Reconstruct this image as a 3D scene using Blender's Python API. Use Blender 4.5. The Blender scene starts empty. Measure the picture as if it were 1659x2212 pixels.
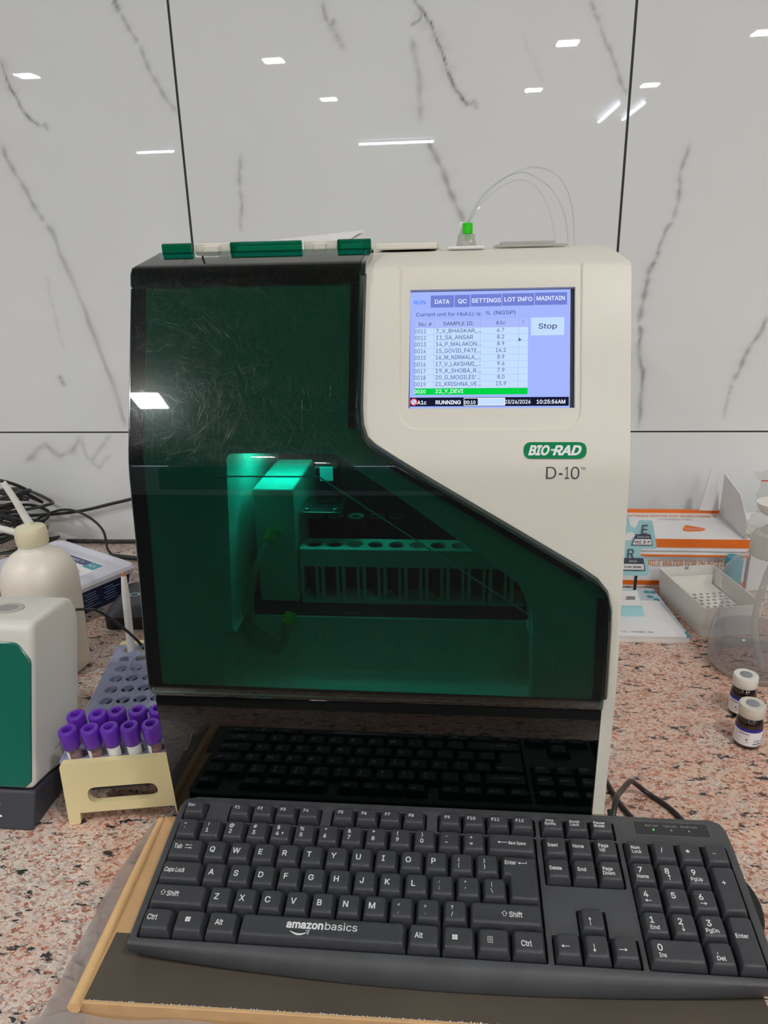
import bpy, bmesh, math, random, os
import numpy as np
from mathutils import Matrix, Vector
random.seed(7)
SC = bpy.context.scene
COL = SC.collection

# ---------------------------------------------------------------- camera
def rot(ax, a): return Matrix.Rotation(a, 3, ax)
CM = rot('Z', .1) @ rot('X', -.3367) @ rot('Y', .0241)
cam_data = bpy.data.cameras.new('camera')
cam_data.sensor_fit = 'HORIZONTAL'; cam_data.sensor_width = 36.0
cam_data.lens = 1594 / 1659 * 36; cam_data.clip_start = .01
cam = bpy.data.objects.new('camera', cam_data); COL.objects.link(cam)
r_, f_, u_ = CM.col[0], CM.col[1], CM.col[2]
cm = Matrix((( r_[0], u_[0], -f_[0], 0), (r_[1], u_[1], -f_[1], 0), (r_[2], u_[2], -f_[2], .5), (0, 0, 0, 1)))
cam.matrix_world = cm
SC.camera = cam

# ---------------------------------------------------------------- world, exposure
SC.view_settings.view_transform = 'Standard'; SC.view_settings.look = 'None'
SC.view_settings.gamma = 1; SC.view_settings.use_curve_mapping = False
SC.view_settings.exposure = 0.46
W = bpy.data.worlds.new('world'); SC.world = W; W.use_nodes = True
W.node_tree.nodes['Background'].inputs[0].default_value = (.8, .86, 1, 1)
W.node_tree.nodes['Background'].inputs[1].default_value = .25
LAMP = 150.0      # radiance of the ceiling downlights
TUBE = 30.0
INNER = 28.0      # lamp strip inside the analyser

# ---------------------------------------------------------------- colour and materials
def lin(c):
    def f(v):
        v /= 255.
        return v / 12.92 if v <= .04045 else ((v + .055) / 1.055) ** 2.4
    return (f(c[0]), f(c[1]), f(c[2]), 1)

def pm(name, c, rough=.5, metal=0., spec=.5, bump=0., bscale=300, coat=0., trans=0., sss=0., var=0., vscale=20, alpha=1.):
    m = bpy.data.materials.new(name); m.use_nodes = True
    nt = m.node_tree; b = nt.nodes['Principled BSDF']
    b.inputs['Base Color'].default_value = lin(c); b.inputs['Roughness'].default_value = rough
    b.inputs['Metallic'].default_value = metal; b.inputs['Specular IOR Level'].default_value = spec
    b.inputs['Coat Weight'].default_value = coat; b.inputs['Transmission Weight'].default_value = trans
    b.inputs['Subsurface Weight'].default_value = sss; b.inputs['Alpha'].default_value = alpha
    if sss: b.inputs['Subsurface Scale'].default_value = .01
    if bump or var:
        tc = nt.nodes.new('ShaderNodeTexCoord')
    if bump:
        n = nt.nodes.new('ShaderNodeTexNoise'); n.inputs['Scale'].default_value = bscale; n.inputs['Detail'].default_value = 3
        bp = nt.nodes.new('ShaderNodeBump'); bp.inputs['Strength'].default_value = bump; bp.inputs['Distance'].default_value = .001
        nt.links.new(tc.outputs['Object'], n.inputs['Vector']); nt.links.new(n.outputs['Fac'], bp.inputs['Height'])
        nt.links.new(bp.outputs['Normal'], b.inputs['Normal'])
    if var:
        n = nt.nodes.new('ShaderNodeTexNoise'); n.inputs['Scale'].default_value = vscale; n.inputs['Detail'].default_value = 5
        mx = nt.nodes.new('ShaderNodeMix'); mx.data_type = 'RGBA'
        mx.inputs['A'].default_value = lin([max(0, v * (1 - var)) for v in c]); mx.inputs['B'].default_value = lin([min(255, v * (1 + var)) for v in c])
        nt.links.new(tc.outputs['Object'], n.inputs['Vector']); nt.links.new(n.outputs['Fac'], mx.inputs['Factor'])
        nt.links.new(mx.outputs['Result'], b.inputs['Base Color'])
    return m

def emat(name, c, s):
    m = bpy.data.materials.new(name); m.use_nodes = True; nt = m.node_tree
    nt.nodes.remove(nt.nodes['Principled BSDF'])
    e = nt.nodes.new('ShaderNodeEmission'); e.inputs[0].default_value = lin(c); e.inputs[1].default_value = s
    nt.links.new(e.outputs[0], nt.nodes['Material Output'].inputs[0])
    return m

def clear(name, tint, rough=.03, ior=1.5, haze=0., hazecol=(230, 230, 230), scratch=False):
    """clear sheet plastic: tinted see-through, fresnel gloss on the outside, optional milky haze"""
    m = bpy.data.materials.new(name); m.use_nodes = True; nt = m.node_tree; N = nt.nodes; L = nt.links
    N.remove(N['Principled BSDF'])
    t = N.new('ShaderNodeBsdfTransparent'); t.inputs[0].default_value = tint
    g = N.new('ShaderNodeBsdfGlossy'); g.inputs['Roughness'].default_value = rough
    fr = N.new('ShaderNodeFresnel'); fr.inputs[0].default_value = ior
    ge = N.new('ShaderNodeNewGeometry')
    inv = N.new('ShaderNodeMath'); inv.operation = 'SUBTRACT'; inv.inputs[0].default_value = 1
    L.new(ge.outputs['Backfacing'], inv.inputs[1])
    mu = N.new('ShaderNodeMath'); mu.operation = 'MULTIPLY'
    L.new(fr.outputs[0], mu.inputs[0]); L.new(inv.outputs[0], mu.inputs[1])
    base = t
    if haze:
        d = N.new('ShaderNodeBsdfDiffuse'); d.inputs[0].default_value = lin(hazecol)
        tl = N.new('ShaderNodeBsdfTranslucent'); tl.inputs[0].default_value = lin(hazecol)
        dm = N.new('ShaderNodeMixShader'); dm.inputs[0].default_value = .5
        L.new(d.outputs[0], dm.inputs[1]); L.new(tl.outputs[0], dm.inputs[2])
        hm = N.new('ShaderNodeMixShader'); hm.inputs[0].default_value = haze
        L.new(t.outputs[0], hm.inputs[1]); L.new(dm.outputs[0], hm.inputs[2]); base = hm
    mx = N.new('ShaderNodeMixShader')
    L.new(mu.outputs[0], mx.inputs[0]); L.new(base.outputs[0], mx.inputs[1]); L.new(g.outputs[0], mx.inputs[2])
    out = mx
    if scratch:
        # fine wiping scratches in every direction: long thin noise ridges tilt the gloss normal a little
        tc = N.new('ShaderNodeTexCoord'); acc = None
        for i, ang in enumerate((0, 25, 52, 78, 105, 131, 158)):
            mp = N.new('ShaderNodeMapping'); mp.inputs['Rotation'].default_value = (0, math.radians(ang), 0)
            mp.inputs['Location'].default_value = (i * 1.7, 0, i * .9); mp.inputs['Scale'].default_value = (1 / 1500, 1 / 30, 1 / 55)
            mp.vector_type = 'TEXTURE'
            n = N.new('ShaderNodeTexNoise'); n.inputs['Scale'].default_value = 1; n.inputs['Detail'].default_value = 1
            L.new(tc.outputs['Object'], mp.inputs[0]); L.new(mp.outputs[0], n.inputs['Vector'])
            r = N.new('ShaderNodeMapRange'); r.inputs[1].default_value = .64; r.inputs[2].default_value = .73
            L.new(n.outputs['Fac'], r.inputs[0])
            if acc is None: acc = r.outputs[0]
            else:
                a = N.new('ShaderNodeMath'); a.operation = 'MAXIMUM'; L.new(acc, a.inputs[0]); L.new(r.outputs[0], a.inputs[1]); acc = a.outputs[0]
        bp = N.new('ShaderNodeBump'); bp.inputs['Strength'].default_value = 1; bp.inputs['Distance'].default_value = .00002
        L.new(acc, bp.inputs['Height'])
        g2 = N.new('ShaderNodeBsdfGlossy'); g2.inputs['Roughness'].default_value = .13; L.new(bp.outputs[0], g2.inputs['Normal'])
        g3 = N.new('ShaderNodeBsdfGlossy'); g3.inputs['Roughness'].default_value = .24
        gm = N.new('ShaderNodeMixShader'); gm.inputs[0].default_value = .6; L.new(g3.outputs[0], gm.inputs[1]); L.new(g2.outputs[0], gm.inputs[2])
        m2 = N.new('ShaderNodeMixShader')
        w = N.new('ShaderNodeMath'); w.operation = 'MULTIPLY_ADD'; L.new(acc, w.inputs[0]); w.inputs[1].default_value = .030; w.inputs[2].default_value = .010
        k = N.new('ShaderNodeMath'); k.operation = 'MULTIPLY'; L.new(inv.outputs[0], k.inputs[0]); L.new(w.outputs[0], k.inputs[1])
        L.new(k.outputs[0], m2.inputs[0]); L.new(mx.outputs[0], m2.inputs[1]); L.new(gm.outputs[0], m2.inputs[2]); out = m2
    L.new(out.outputs[0], N['Material Output'].inputs[0])
    return m

def granite():
    m = bpy.data.materials.new('granite'); m.use_nodes = True; nt = m.node_tree; N = nt.nodes; L = nt.links
    b = N['Principled BSDF']; b.inputs['Roughness'].default_value = .22
    tc = N.new('ShaderNodeTexCoord')
    mp = N.new('ShaderNodeMapping'); mp.inputs['Rotation'].default_value = (0, 0, .35); mp.inputs['Scale'].default_value = (.72, 1, 1)
    L.new(tc.outputs['Object'], mp.inputs[0])
    nz = N.new('ShaderNodeTexNoise'); nz.inputs['Scale'].default_value = 260; nz.inputs['Detail'].default_value = 2
    L.new(mp.outputs[0], nz.inputs['Vector'])
    add = N.new('ShaderNodeMixRGB'); add.blend_type = 'ADD'; add.inputs[0].default_value = .0065
    L.new(mp.outputs[0], add.inputs[1]); L.new(nz.outputs['Color'], add.inputs[2])
    v = N.new('ShaderNodeTexVoronoi'); v.inputs['Scale'].default_value = 470; L.new(add.outputs[0], v.inputs['Vector'])
    sp = N.new('ShaderNodeSeparateColor'); L.new(v.outputs['Color'], sp.inputs[0])
    def ramp(stops, interp='LINEAR'):
        r = N.new('ShaderNodeValToRGB'); e = r.color_ramp; e.interpolation = interp
        while len(e.elements) < len(stops): e.elements.new(.5)
        for el, (p, c) in zip(e.elements, stops): el.position = p; el.color = lin(c)
        return r
    pink = ramp([(0, (150, 98, 80)), (.2, (198, 144, 122)), (.38, (216, 170, 148)), (.6, (226, 190, 170)), (.84, (220, 202, 190)), (1, (186, 164, 152))])
    pale = ramp([(0, (158, 98, 80)), (.13, (196, 140, 120)), (.24, (214, 190, 174)), (.55, (228, 218, 208)), (.8, (204, 190, 182)), (1, (158, 146, 140))])
    L.new(sp.outputs[0], pink.inputs[0]); L.new(sp.outputs[0], pale.inputs[0])
    big = N.new('ShaderNodeTexNoise'); big.inputs['Scale'].default_value = 16; big.inputs['Detail'].default_value = 4; L.new(mp.outputs[0], big.inputs['Vector'])
    sx = N.new('ShaderNodeSeparateXYZ'); L.new(tc.outputs['Object'], sx.inputs[0])
    gx = N.new('ShaderNodeMapRange'); gx.inputs[1].default_value = -.45; gx.inputs[2].default_value = .3; gx.inputs[3].default_value = -.07; gx.inputs[4].default_value = .11
    L.new(sx.outputs[0], gx.inputs[0])
    sm = N.new('ShaderNodeMath'); sm.operation = 'ADD'; L.new(big.outputs['Fac'], sm.inputs[0]); L.new(gx.outputs[0], sm.inputs[1])
    mr = N.new('ShaderNodeMapRange'); mr.inputs[1].default_value = .42; mr.inputs[2].default_value = .58; L.new(sm.outputs[0], mr.inputs[0])
    mx = N.new('ShaderNodeMix'); mx.data_type = 'RGBA'; L.new(mr.outputs[0], mx.inputs['Factor']); L.new(pale.outputs[0], mx.inputs['A']); L.new(pink.outputs[0], mx.inputs['B'])
    # dark mineral flecks, ragged and drawn out
    mp2 = N.new('ShaderNodeMapping'); mp2.inputs['Rotation'].default_value = (0, 0, -.5); mp2.inputs['Scale'].default_value = (.6, 1.25, 1)
    L.new(tc.outputs['Object'], mp2.inputs[0])
    k1 = N.new('ShaderNodeTexNoise'); k1.inputs['Scale'].default_value = 78; k1.inputs['Detail'].default_value = 5; k1.inputs['Roughness'].default_value = .72; L.new(mp2.outputs[0], k1.inputs['Vector'])
    k2 = N.new('ShaderNodeMapRange'); k2.inputs[1].default_value = .575; k2.inputs[2].default_value = .61; L.new(k1.outputs['Fac'], k2.inputs[0])
    k3 = N.new('ShaderNodeTexNoise'); k3.inputs['Scale'].default_value = 330; k3.inputs['Detail'].default_value = 2; L.new(mp2.outputs[0], k3.inputs['Vector'])
    k4 = N.new('ShaderNodeMapRange'); k4.inputs[1].default_value = .64; k4.inputs[2].default_value = .7; k4.inputs[4].default_value = .3; L.new(k3.outputs['Fac'], k4.inputs[0])
    km = N.new('ShaderNodeMath'); km.operation = 'MAXIMUM'; L.new(k2.outputs[0], km.inputs[0]); L.new(k4.outputs[0], km.inputs[1])
    m3 = N.new('ShaderNodeMix'); m3.data_type = 'RGBA'; L.new(km.outputs[0], m3.inputs['Factor']); L.new(mx.outputs['Result'], m3.inputs['A']); m3.inputs['B'].default_value = lin((52, 52, 54))
    fg = N.new('ShaderNodeTexNoise'); fg.inputs['Scale'].default_value = 1300; fg.inputs['Detail'].default_value = 2; L.new(mp.outputs[0], fg.inputs['Vector'])
    fr = N.new('ShaderNodeMapRange'); fr.inputs[1].default_value = .3; fr.inputs[2].default_value = .7; fr.inputs[3].default_value = .72; fr.inputs[4].default_value = 1.22; L.new(fg.outputs['Fac'], fr.inputs[0])
    fm = N.new('ShaderNodeMix'); fm.data_type = 'RGBA'; fm.blend_type = 'MULTIPLY'; fm.inputs['Factor'].default_value = 1; L.new(m3.outputs['Result'], fm.inputs['A']); L.new(fr.outputs[0], fm.inputs['B'])
    L.new(fm.outputs['Result'], b.inputs['Base Color'])
    return m

M = {}
M['granite'] = granite()
M['cream'] = pm('cream_plastic', (222, 219, 208), .42, bump=.12, bscale=900)
M['cream2'] = pm('cream_plastic_smooth', (221, 218, 207), .4)
M['door'] = clear('green_acrylic', (.03, .44, .39, 1), .012, 1.5, scratch=True)
M['door_lip'] = clear('green_acrylic_edge', (.05, .5, .36, 1), .05, 1.5, haze=.22, hazecol=(0, 78, 54))
M['panel'] = pm('black_acrylic', (3, 7, 7), .03, spec=.36)
M['black'] = pm('black_plastic', (24, 25, 27), .45)
M['dark'] = pm('dark_cavity', (30, 33, 34), .6)
M['dgrey'] = pm('dark_grey_plastic', (58, 60, 70), .5, bump=.1)
M['case'] = pm('keyboard_plastic', (68, 70, 74), .46, bump=.25, bscale=1500, var=.16, vscale=40)
M['key'] = pm('key_plastic', (59, 61, 66), .40, bump=.2, bscale=1800, var=.14, vscale=90)
M['white'] = pm('white_print', (235, 238, 240), .5)
M['kled'] = emat('green_led', (70, 235, 90), 1.4)
M['kprint'] = pm('legend_print', (225, 228, 230), .5)
M['led_print'] = pm('silver_print', (190, 190, 186), .4)
M['green_logo'] = pm('green_print', (0, 128, 76), .6, spec=.2)
M['ink'] = pm('dark_ink', (38, 44, 54), .5)
M['metal'] = pm('steel', (160, 165, 165), .3, metal=1)
M['paper'] = pm('paper', (238, 238, 240), .6)
M['wplastic'] = pm('white_plastic', (232, 231, 226), .35)
M['milky'] = pm('milky_plastic', (236, 232, 224), .35, sss=.5)
M['milkycap'] = pm('ivory_plastic', (226, 220, 192), .35, sss=.4)
M['yellow'] = pm('yellow_plastic', (232, 219, 168), .38)
M['purple'] = pm('purple_rubber', (98, 42, 176), .32)
M['purple_in'] = pm('purple_cap_core', (34, 30, 30), .6)
M['tray'] = clear('blue_tinted_plastic', (.86, .88, .95, 1), .12, 1.45, haze=.55, hazecol=(214, 222, 248))
M['glass'] = clear('clear_tube', (.95, .93, .92, 1), .05, 1.45, haze=.12, hazecol=(220, 210, 210))
M['blood'] = pm('dark_blood', (168, 124, 128), .35)
M['card'] = pm('cardboard', (206, 168, 122), .75, var=.07, vscale=60, bump=.2, bscale=200)
M['darkcard'] = pm('dark_printed_card', (80, 73, 64), .55, var=.1, vscale=14, bump=.1, bscale=700)
M['film'] = clear('clear_film', (.86, .86, .87, 1), .14, 1.45, haze=.55, hazecol=(205, 201, 200))
M['teal'] = pm('teal_panel', (16, 104, 88), .2, coat=.5)
M['grayw'] = pm('warm_grey_plastic', (216, 216, 210), .4)
M['orange'] = pm('orange_print', (240, 118, 30), .45)
M['orange2'] = pm('orange_print_soft', (222, 150, 108), .5)
M['greyprint'] = pm('grey_print', (150, 152, 152), .5)
M['cyan'] = pm('light_cyan_card', (168, 218, 226), .5)
M['palepad'] = pm('pale_blue_pad', (206, 218, 232), .5)
M['teal2'] = pm('teal_print', (70, 158, 176), .5)
M['navy'] = pm('navy_print', (38, 48, 84), .4)
M['navy2'] = pm('navy_banner', (78, 84, 134), .5)
M['lidw'] = pm('translucent_lid', (216, 218, 232), .3, sss=.3)
M['amber'] = pm('amber_glass', (32, 13, 7), .08, coat=.6)
M['vcap'] = pm('vial_cap', (228, 226, 220), .4)
M['grub'] = pm('grey_rubber', (140, 143, 152), .6)
M['blue'] = pm('blue_band', (42, 44, 150), .4)
M['clearb'] = clear('clear_bottle', (.93, .94, .95, 1), .04, 1.45, haze=.16, hazecol=(225, 225, 225))
M['frost'] = clear('frosted_plastic', (.85, .86, .85, 1), .15, 1.45, haze=.5, hazecol=(226, 226, 220))
M['water'] = clear('water', (.84, .84, .86, 1), .01, 1.33, haze=.05, hazecol=(200, 200, 210))
M['wtube'] = clear('fine_clear_tube', (.93, .94, .94, 1), .05, 1.5, haze=.16, hazecol=(240, 240, 240))
M['lime'] = pm('bright_green_fitting', (48, 205, 30), .35)
M['lime2'] = pm('green_fitting', (120, 190, 90), .4)
M['cable'] = pm('black_cable', (34, 35, 37), .4)
M['ceil'] = pm('ceiling_paint', (225, 225, 222), .8)
M['wallp'] = pm('wall_paint', (120, 118, 114), .7)
M['floor'] = pm('floor_tile', (88, 84, 80), .4)
M['grout'] = pm('grout', (34, 40, 42), .6)
M['bag'] = clear('plastic_bag', (.9, .9, .88, 1), .1, 1.5, haze=.2, hazecol=(225, 225, 215))
M['red'] = pm('red_strip', (205, 80, 70), .5)
M['wood'] = pm('kraft_roll', (226, 186, 134), .7, var=.05, vscale=80)

# ---------------------------------------------------------------- mesh helpers
class MB:
    def __init__(s): s.v = []; s.f = []
    def add(s, vs, fs, mat=None):
        o = len(s.v)
        if mat is not None: vs = [mat @ Vector(p) for p in vs]
        s.v += [tuple(p) for p in vs]; s.f += [tuple(i + o for i in f) for f in fs]; return s
    def box(s, a, b, mat=None):
        x0, y0, z0 = a; x1, y1, z1 = b
        vs = [(x0, y0, z0), (x1, y0, z0), (x1, y1, z0), (x0, y1, z0), (x0, y0, z1), (x1, y0, z1), (x1, y1, z1), (x0, y1, z1)]
        return s.add(vs, [(0, 3, 2, 1), (4, 5, 6, 7), (0, 1, 5, 4), (1, 2, 6, 5), (2, 3, 7, 6), (3, 0, 4, 7)], mat)
    def prism(s, poly, d0, d1, axes='xzy', mat=None):
        """poly: list of (a,b); extruded between d0 and d1 along the third axis. axes names where a, b, d go"""
        def P(a, b, d):
            r = {axes[0]: a, axes[1]: b, axes[2]: d}; return (r['x'], r['y'], r['z'])
        n = len(poly)
        vs = [P(a, b, d0) for a, b in poly] + [P(a, b, d1) for a, b in poly]
        fs = [tuple(range(n - 1, -1, -1)), tuple(range(n, 2 * n))] + [(i, (i + 1) % n, n + (i + 1) % n, n + i) for i in range(n)]
        return s.add(vs, fs, mat)
    def lathe(s, prof, n=32, mat=None, cap=True):
        """prof: list of (r,z)"""
        vs = []; fs = []
        for r, z in prof:
            for k in range(n):
                a = 2 * math.pi * k / n; vs.append((r * math.cos(a), r * math.sin(a), z))
        for i in range(len(prof) - 1):
            for k in range(n):
                k2 = (k + 1) % n; fs.append((i * n + k, i * n + k2, (i + 1) * n + k2, (i + 1) * n + k))
        if cap:
            fs.append(tuple(range(n - 1, -1, -1))); fs.append(tuple((len(prof) - 1) * n + k for k in range(n)))
        return s.add(vs, fs, mat)
    def loft(s, loops, mat=None, cap=True):
        n = len(loops[0]); vs = [p for l in loops for p in l]; fs = []
        for i in range(len(loops) - 1):
            for k in range(n):
                k2 = (k + 1) % n; fs.append((i * n + k, i * n + k2, (i + 1) * n + k2, (i + 1) * n + k))
        if cap: fs.append(tuple(range(n - 1, -1, -1))); fs.append(tuple((len(loops) - 1) * n + k for k in range(n)))
        return s.add(vs, fs, mat)
    def sweep(s, pts, r, n=10, smooth=6, rs=None, mat=None):
        P = [Vector(p) for p in pts]
        if smooth and len(P) > 2:
            Q = []; R = []
            for i in range(len(P) - 1):
                p0 = P[max(i - 1, 0)]; p1 = P[i]; p2 = P[i + 1]; p3 = P[min(i + 2, len(P) - 1)]
                for k in range(smooth):
                    t = k / smooth
                    Q.append(.5 * ((2 * p1) + (p2 - p0) * t + (2 * p0 - 5 * p1 + 4 * p2 - p3) * t * t + (3 * p1 - p0 - 3 * p2 + p3) * t ** 3))
            Q.append(P[-1]); P = Q
        T = [(P[min(i + 1, len(P) - 1)] - P[max(i - 1, 0)]).normalized() for i in range(len(P))]
        u = T[0].orthogonal().normalized(); loops = []
        for i, p in enumerate(P):
            u = (u - T[i] * u.dot(T[i])).normalized(); w = T[i].cross(u)
            rr = r if rs is None else np.interp(i / (len(P) - 1), np.linspace(0, 1, len(rs)), rs)
            loops.append([p + (u * math.cos(2 * math.pi * k / n) + w * math.sin(2 * math.pi * k / n)) * rr for k in range(n)])
        return s.loft(loops, mat)
    def quad(s, p, mat=None): return s.add(p, [tuple(range(len(p)))], mat)

def sharp(me, ang=40):
    me.polygons.foreach_set('use_smooth', [True] * len(me.polygons)); me.set_sharp_from_angle(angle=math.radians(ang))

def mesh(name, mb):
    me = bpy.data.meshes.new(name); me.from_pydata([tuple(v) for v in mb.v], [], mb.f); me.validate(); me.update()
    bm = bmesh.new(); bm.from_mesh(me); bmesh.ops.recalc_face_normals(bm, faces=bm.faces); bm.to_mesh(me); bm.free()
    return me

XF = None      # size and lift of the benchtop analyser while it is being built
def obj(name, mb, mat, parent=None, bevel=0, seg=2, world=False, ang=40, label=None, fixn=True):
    me = mb if isinstance(mb, bpy.types.Mesh) else mesh(name, mb)
    if XF is not None: me.transform(XF if world else Matrix.Diagonal((XF[0][0], XF[0][0], XF[0][0], 1)))
    me.name = name; me.materials.clear(); me.materials.append(mat); sharp(me, ang)
    o = bpy.data.objects.new(name, me); COL.objects.link(o)
    if parent is not None:
        o.parent = parent
        if world: o.matrix_parent_inverse = basis(parent).inverted()
    if bevel:
        b = o.modifiers.new('bevel', 'BEVEL'); b.width = bevel; b.segments = seg; b.limit_method = 'ANGLE'; b.angle_limit = math.radians(35)
        b.use_clamp_overlap = True; b.harden_normals = True
    if label: o['label'] = label
    return o

def basis(o):
    m = o.matrix_basis.copy()
    return m if o.parent is None else basis(o.parent) @ o.matrix_parent_inverse @ m

def thing(name, label, cat, loc=(0, 0, 0), rotz=0, group=None, mat=None):
    o = bpy.data.objects.new(name, None); COL.objects.link(o); o.empty_display_size = .02
    if mat is not None: o.matrix_basis = mat
    else: o.location = XF @ Vector(loc) if XF is not None else loc; o.rotation_euler = (0, 0, rotz)
    return tag(o, label, cat, group)

def tag(o, label, cat, group=None, kind=None):
    if label: o['label'] = label
    if cat: o['category'] = cat
    if group: o['group'] = group
    if kind: o['kind'] = kind
    return o

def struct(name, mb, mat, **k):
    o = obj(name, mb, mat, **k); o['kind'] = 'structure'; return o

def frame(o, x, y):
    x = Vector(x).normalized(); y = Vector(y).normalized(); z = x.cross(y)
    return Matrix(((x[0], y[0], z[0], o[0]), (x[1], y[1], z[1], o[1]), (x[2], y[2], z[2], o[2]), (0, 0, 0, 1)))

def rpoly(pts, r, seg=5):
    out = []; n = len(pts)
    for i in range(n):
        p = Vector(pts[i]); a = Vector(pts[i - 1]); b = Vector(pts[(i + 1) % n]); ri = r[i] if isinstance(r, (list, tuple)) else r
        if ri <= 0: out.append(tuple(p)); continue
        d1 = (a - p); d2 = (b - p); l = min(d1.length, d2.length) * .49; d1.normalize(); d2.normalize()
        half = math.acos(max(-1, min(1, d1.dot(d2)))) / 2; t = min(ri / max(math.tan(half), 1e-4), l)
        s0 = p + d1 * t; s1 = p + d2 * t
        for k in range(seg + 1):
            q = k / seg; out.append(tuple(s0 * (1 - q) ** 2 + p * 2 * q * (1 - q) + s1 * q * q))
    return out
def rrect(x0, y0, x1, y1, r, seg=5): return rpoly([(x0, y0), (x1, y0), (x1, y1), (x0, y1)], r, seg)

_tc = {}
# plain sans lettering: the sans face that ships with Blender, else the built-in one
FONT = None; CAPR = .69
try:
    FONT = bpy.data.fonts.load(os.path.join(bpy.utils.system_resource('DATAFILES'), 'fonts', 'Inter.woff2')); CAPR = .727
except Exception:
    FONT = None
def glyphs(s, bold, shear):
    """lettering as flat triangles: outlines of the font, thickened a little, filled by winding number"""
    c = bpy.data.curves.new('t', 'FONT'); c.body = s; c.size = 1
    if FONT: c.font = FONT
    c.resolution_u = 3; c.fill_mode = 'NONE'
    o = bpy.data.objects.new('t', c); me = bpy.data.meshes.new_from_object(o)
    P = [(v.co.x, v.co.y) for v in me.vertices]; nb = {}
    for e in me.edges: a, b = e.vertices; nb.setdefault(a, []).append(b); nb.setdefault(b, []).append(a)
    bpy.data.objects.remove(o); bpy.data.meshes.remove(me)
    loops = []; seen = set()
    for st in range(len(P)):
        if st in seen or st not in nb: continue
        lp = [st]; seen.add(st); cur = min(nb[st], key=lambda q: abs(q - st)) if len(nb[st]) > 1 else nb[st][0]
        while cur not in seen:
            lp.append(cur); seen.add(cur); nx = [q for q in nb[cur] if q not in seen]
            if not nx: break
            cur = nx[0]
        if len(lp) > 2:
            if lp[1] < lp[0]: lp = [lp[0]] + lp[1:][::-1]
            loops.append(np.array([P[q] for q in lp]))
    if not loops: return [], []
    area = lambda l: float(np.sum(l[:, 0] * np.roll(l[:, 1], -1) - np.roll(l[:, 0], -1) * l[:, 1]) / 2)
    sg = 1 if sum(area(l) for l in loops) > 0 else -1
    if bold:
        out = []
        for l in loops:
            keep = np.hypot(*(l - np.roll(l, 1, 0)).T) > 1e-5; l = l[keep]
            if len(l) < 3: continue
            d1 = l - np.roll(l, 1, 0); d2 = np.roll(l, -1, 0) - l; d1 /= np.hypot(*d1.T)[:, None] + 1e-12; d2 /= np.hypot(*d2.T)[:, None] + 1e-12
            n1 = np.stack([d1[:, 1], -d1[:, 0]], 1) * sg; n2 = np.stack([d2[:, 1], -d2[:, 0]], 1) * sg; n = n1 + n2
            k = 1 / np.maximum(.35, (1 + np.sum(n1 * n2, 1)) / 1.0)
            out.append(l + n * k[:, None] * bold)
        loops = out
    V = []; E = []
    for l in loops: b = len(V); V += [Vector(p) for p in l]; E += [(b + i, b + (i + 1) % len(l)) for i in range(len(l))]
    from mathutils.geometry import delaunay_2d_cdt
    r = delaunay_2d_cdt(V, E, [], 0, 1e-6); vo = [(p.x, p.y) for p in r[0]]; fo = []
    A = np.concatenate(loops); B = np.concatenate([np.roll(l, -1, 0) for l in loops])
    for f in r[2]:
        cx = sum(vo[q][0] for q in f) / len(f); cy = sum(vo[q][1] for q in f) / len(f)
        up = (A[:, 1] <= cy) & (B[:, 1] > cy); dn = (A[:, 1] > cy) & (B[:, 1] <= cy)
        xx = A[:, 0] + (cy - A[:, 1]) / np.where(np.abs(B[:, 1] - A[:, 1]) < 1e-12, 1, B[:, 1] - A[:, 1]) * (B[:, 0] - A[:, 0])
        if int(np.sum(up & (xx > cx))) != int(np.sum(dn & (xx > cx))): fo.append(tuple(f))
    return [(p[0] + p[1] * shear, p[1], 0) for p in vo], fo

_h = glyphs('H', 0, 0); CAPR = max(p[1] for p in _h[0])
def text(mb, s, x, y, cap, width=None, bold=0., shear=0., mat=None, z=0., align='L', thick=0.):
    """adds lettering with its baseline at y, capital height cap; width squeezes or stretches it"""
    key = (s, bold, shear)
    if key not in _tc: _tc[key] = glyphs(s, bold, shear)
    vs, fs = _tc[key]
    if not fs: return mb
    used = {q for f in fs for q in f}; x0 = min(vs[q][0] for q in used); x1 = max(vs[q][0] for q in used); sy = cap / CAPR; sx = sy if width is None else width / (x1 - x0)
    w = (x1 - x0) * sx
    ox = x - (x0 * sx) - (w / 2 if align == 'C' else w if align == 'R' else 0)
    return mb.add([(v[0] * sx + ox, v[1] * sy + y, z) for v in vs], fs, mat)

def scribble(mb, x, y, w, cap, seed=1, mat=None, z=0.):
    """lettering too blurred to read: short strokes"""
    rg = random.Random(seed); t = cap * .16; px = x
    while px < x + w - cap * .6:
        cw = cap * (.5 + .25 * rg.random())
        if rg.random() < .12: px += cw; continue
        k = rg.randrange(4)
        segs = {0: [(0, 0, t, cap), (cw - t, 0, cw, cap), (0, cap * .42, cw, cap * .42 + t)], 1: [(0, 0, t, cap), (0, cap - t, cw, cap), (0, 0, cw, t)], 2: [(0, 0, t, cap), (0, 0, cw, t), (cw - t, 0, cw, cap), (0, cap - t, cw, cap)], 3: [(0, 0, t, cap), (0, cap * .5, cw, cap * .5 + t), (cw - t, cap * .5, cw, cap)]}[k]
        for a, b, c, d in segs: mb.add([(px + a, y + b, z), (px + c, y + b, z), (px + c, y + d, z), (px + a, y + d, z)], [(0, 1, 2, 3)], mat)
        px += cw + cap * .18
    return mb

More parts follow.
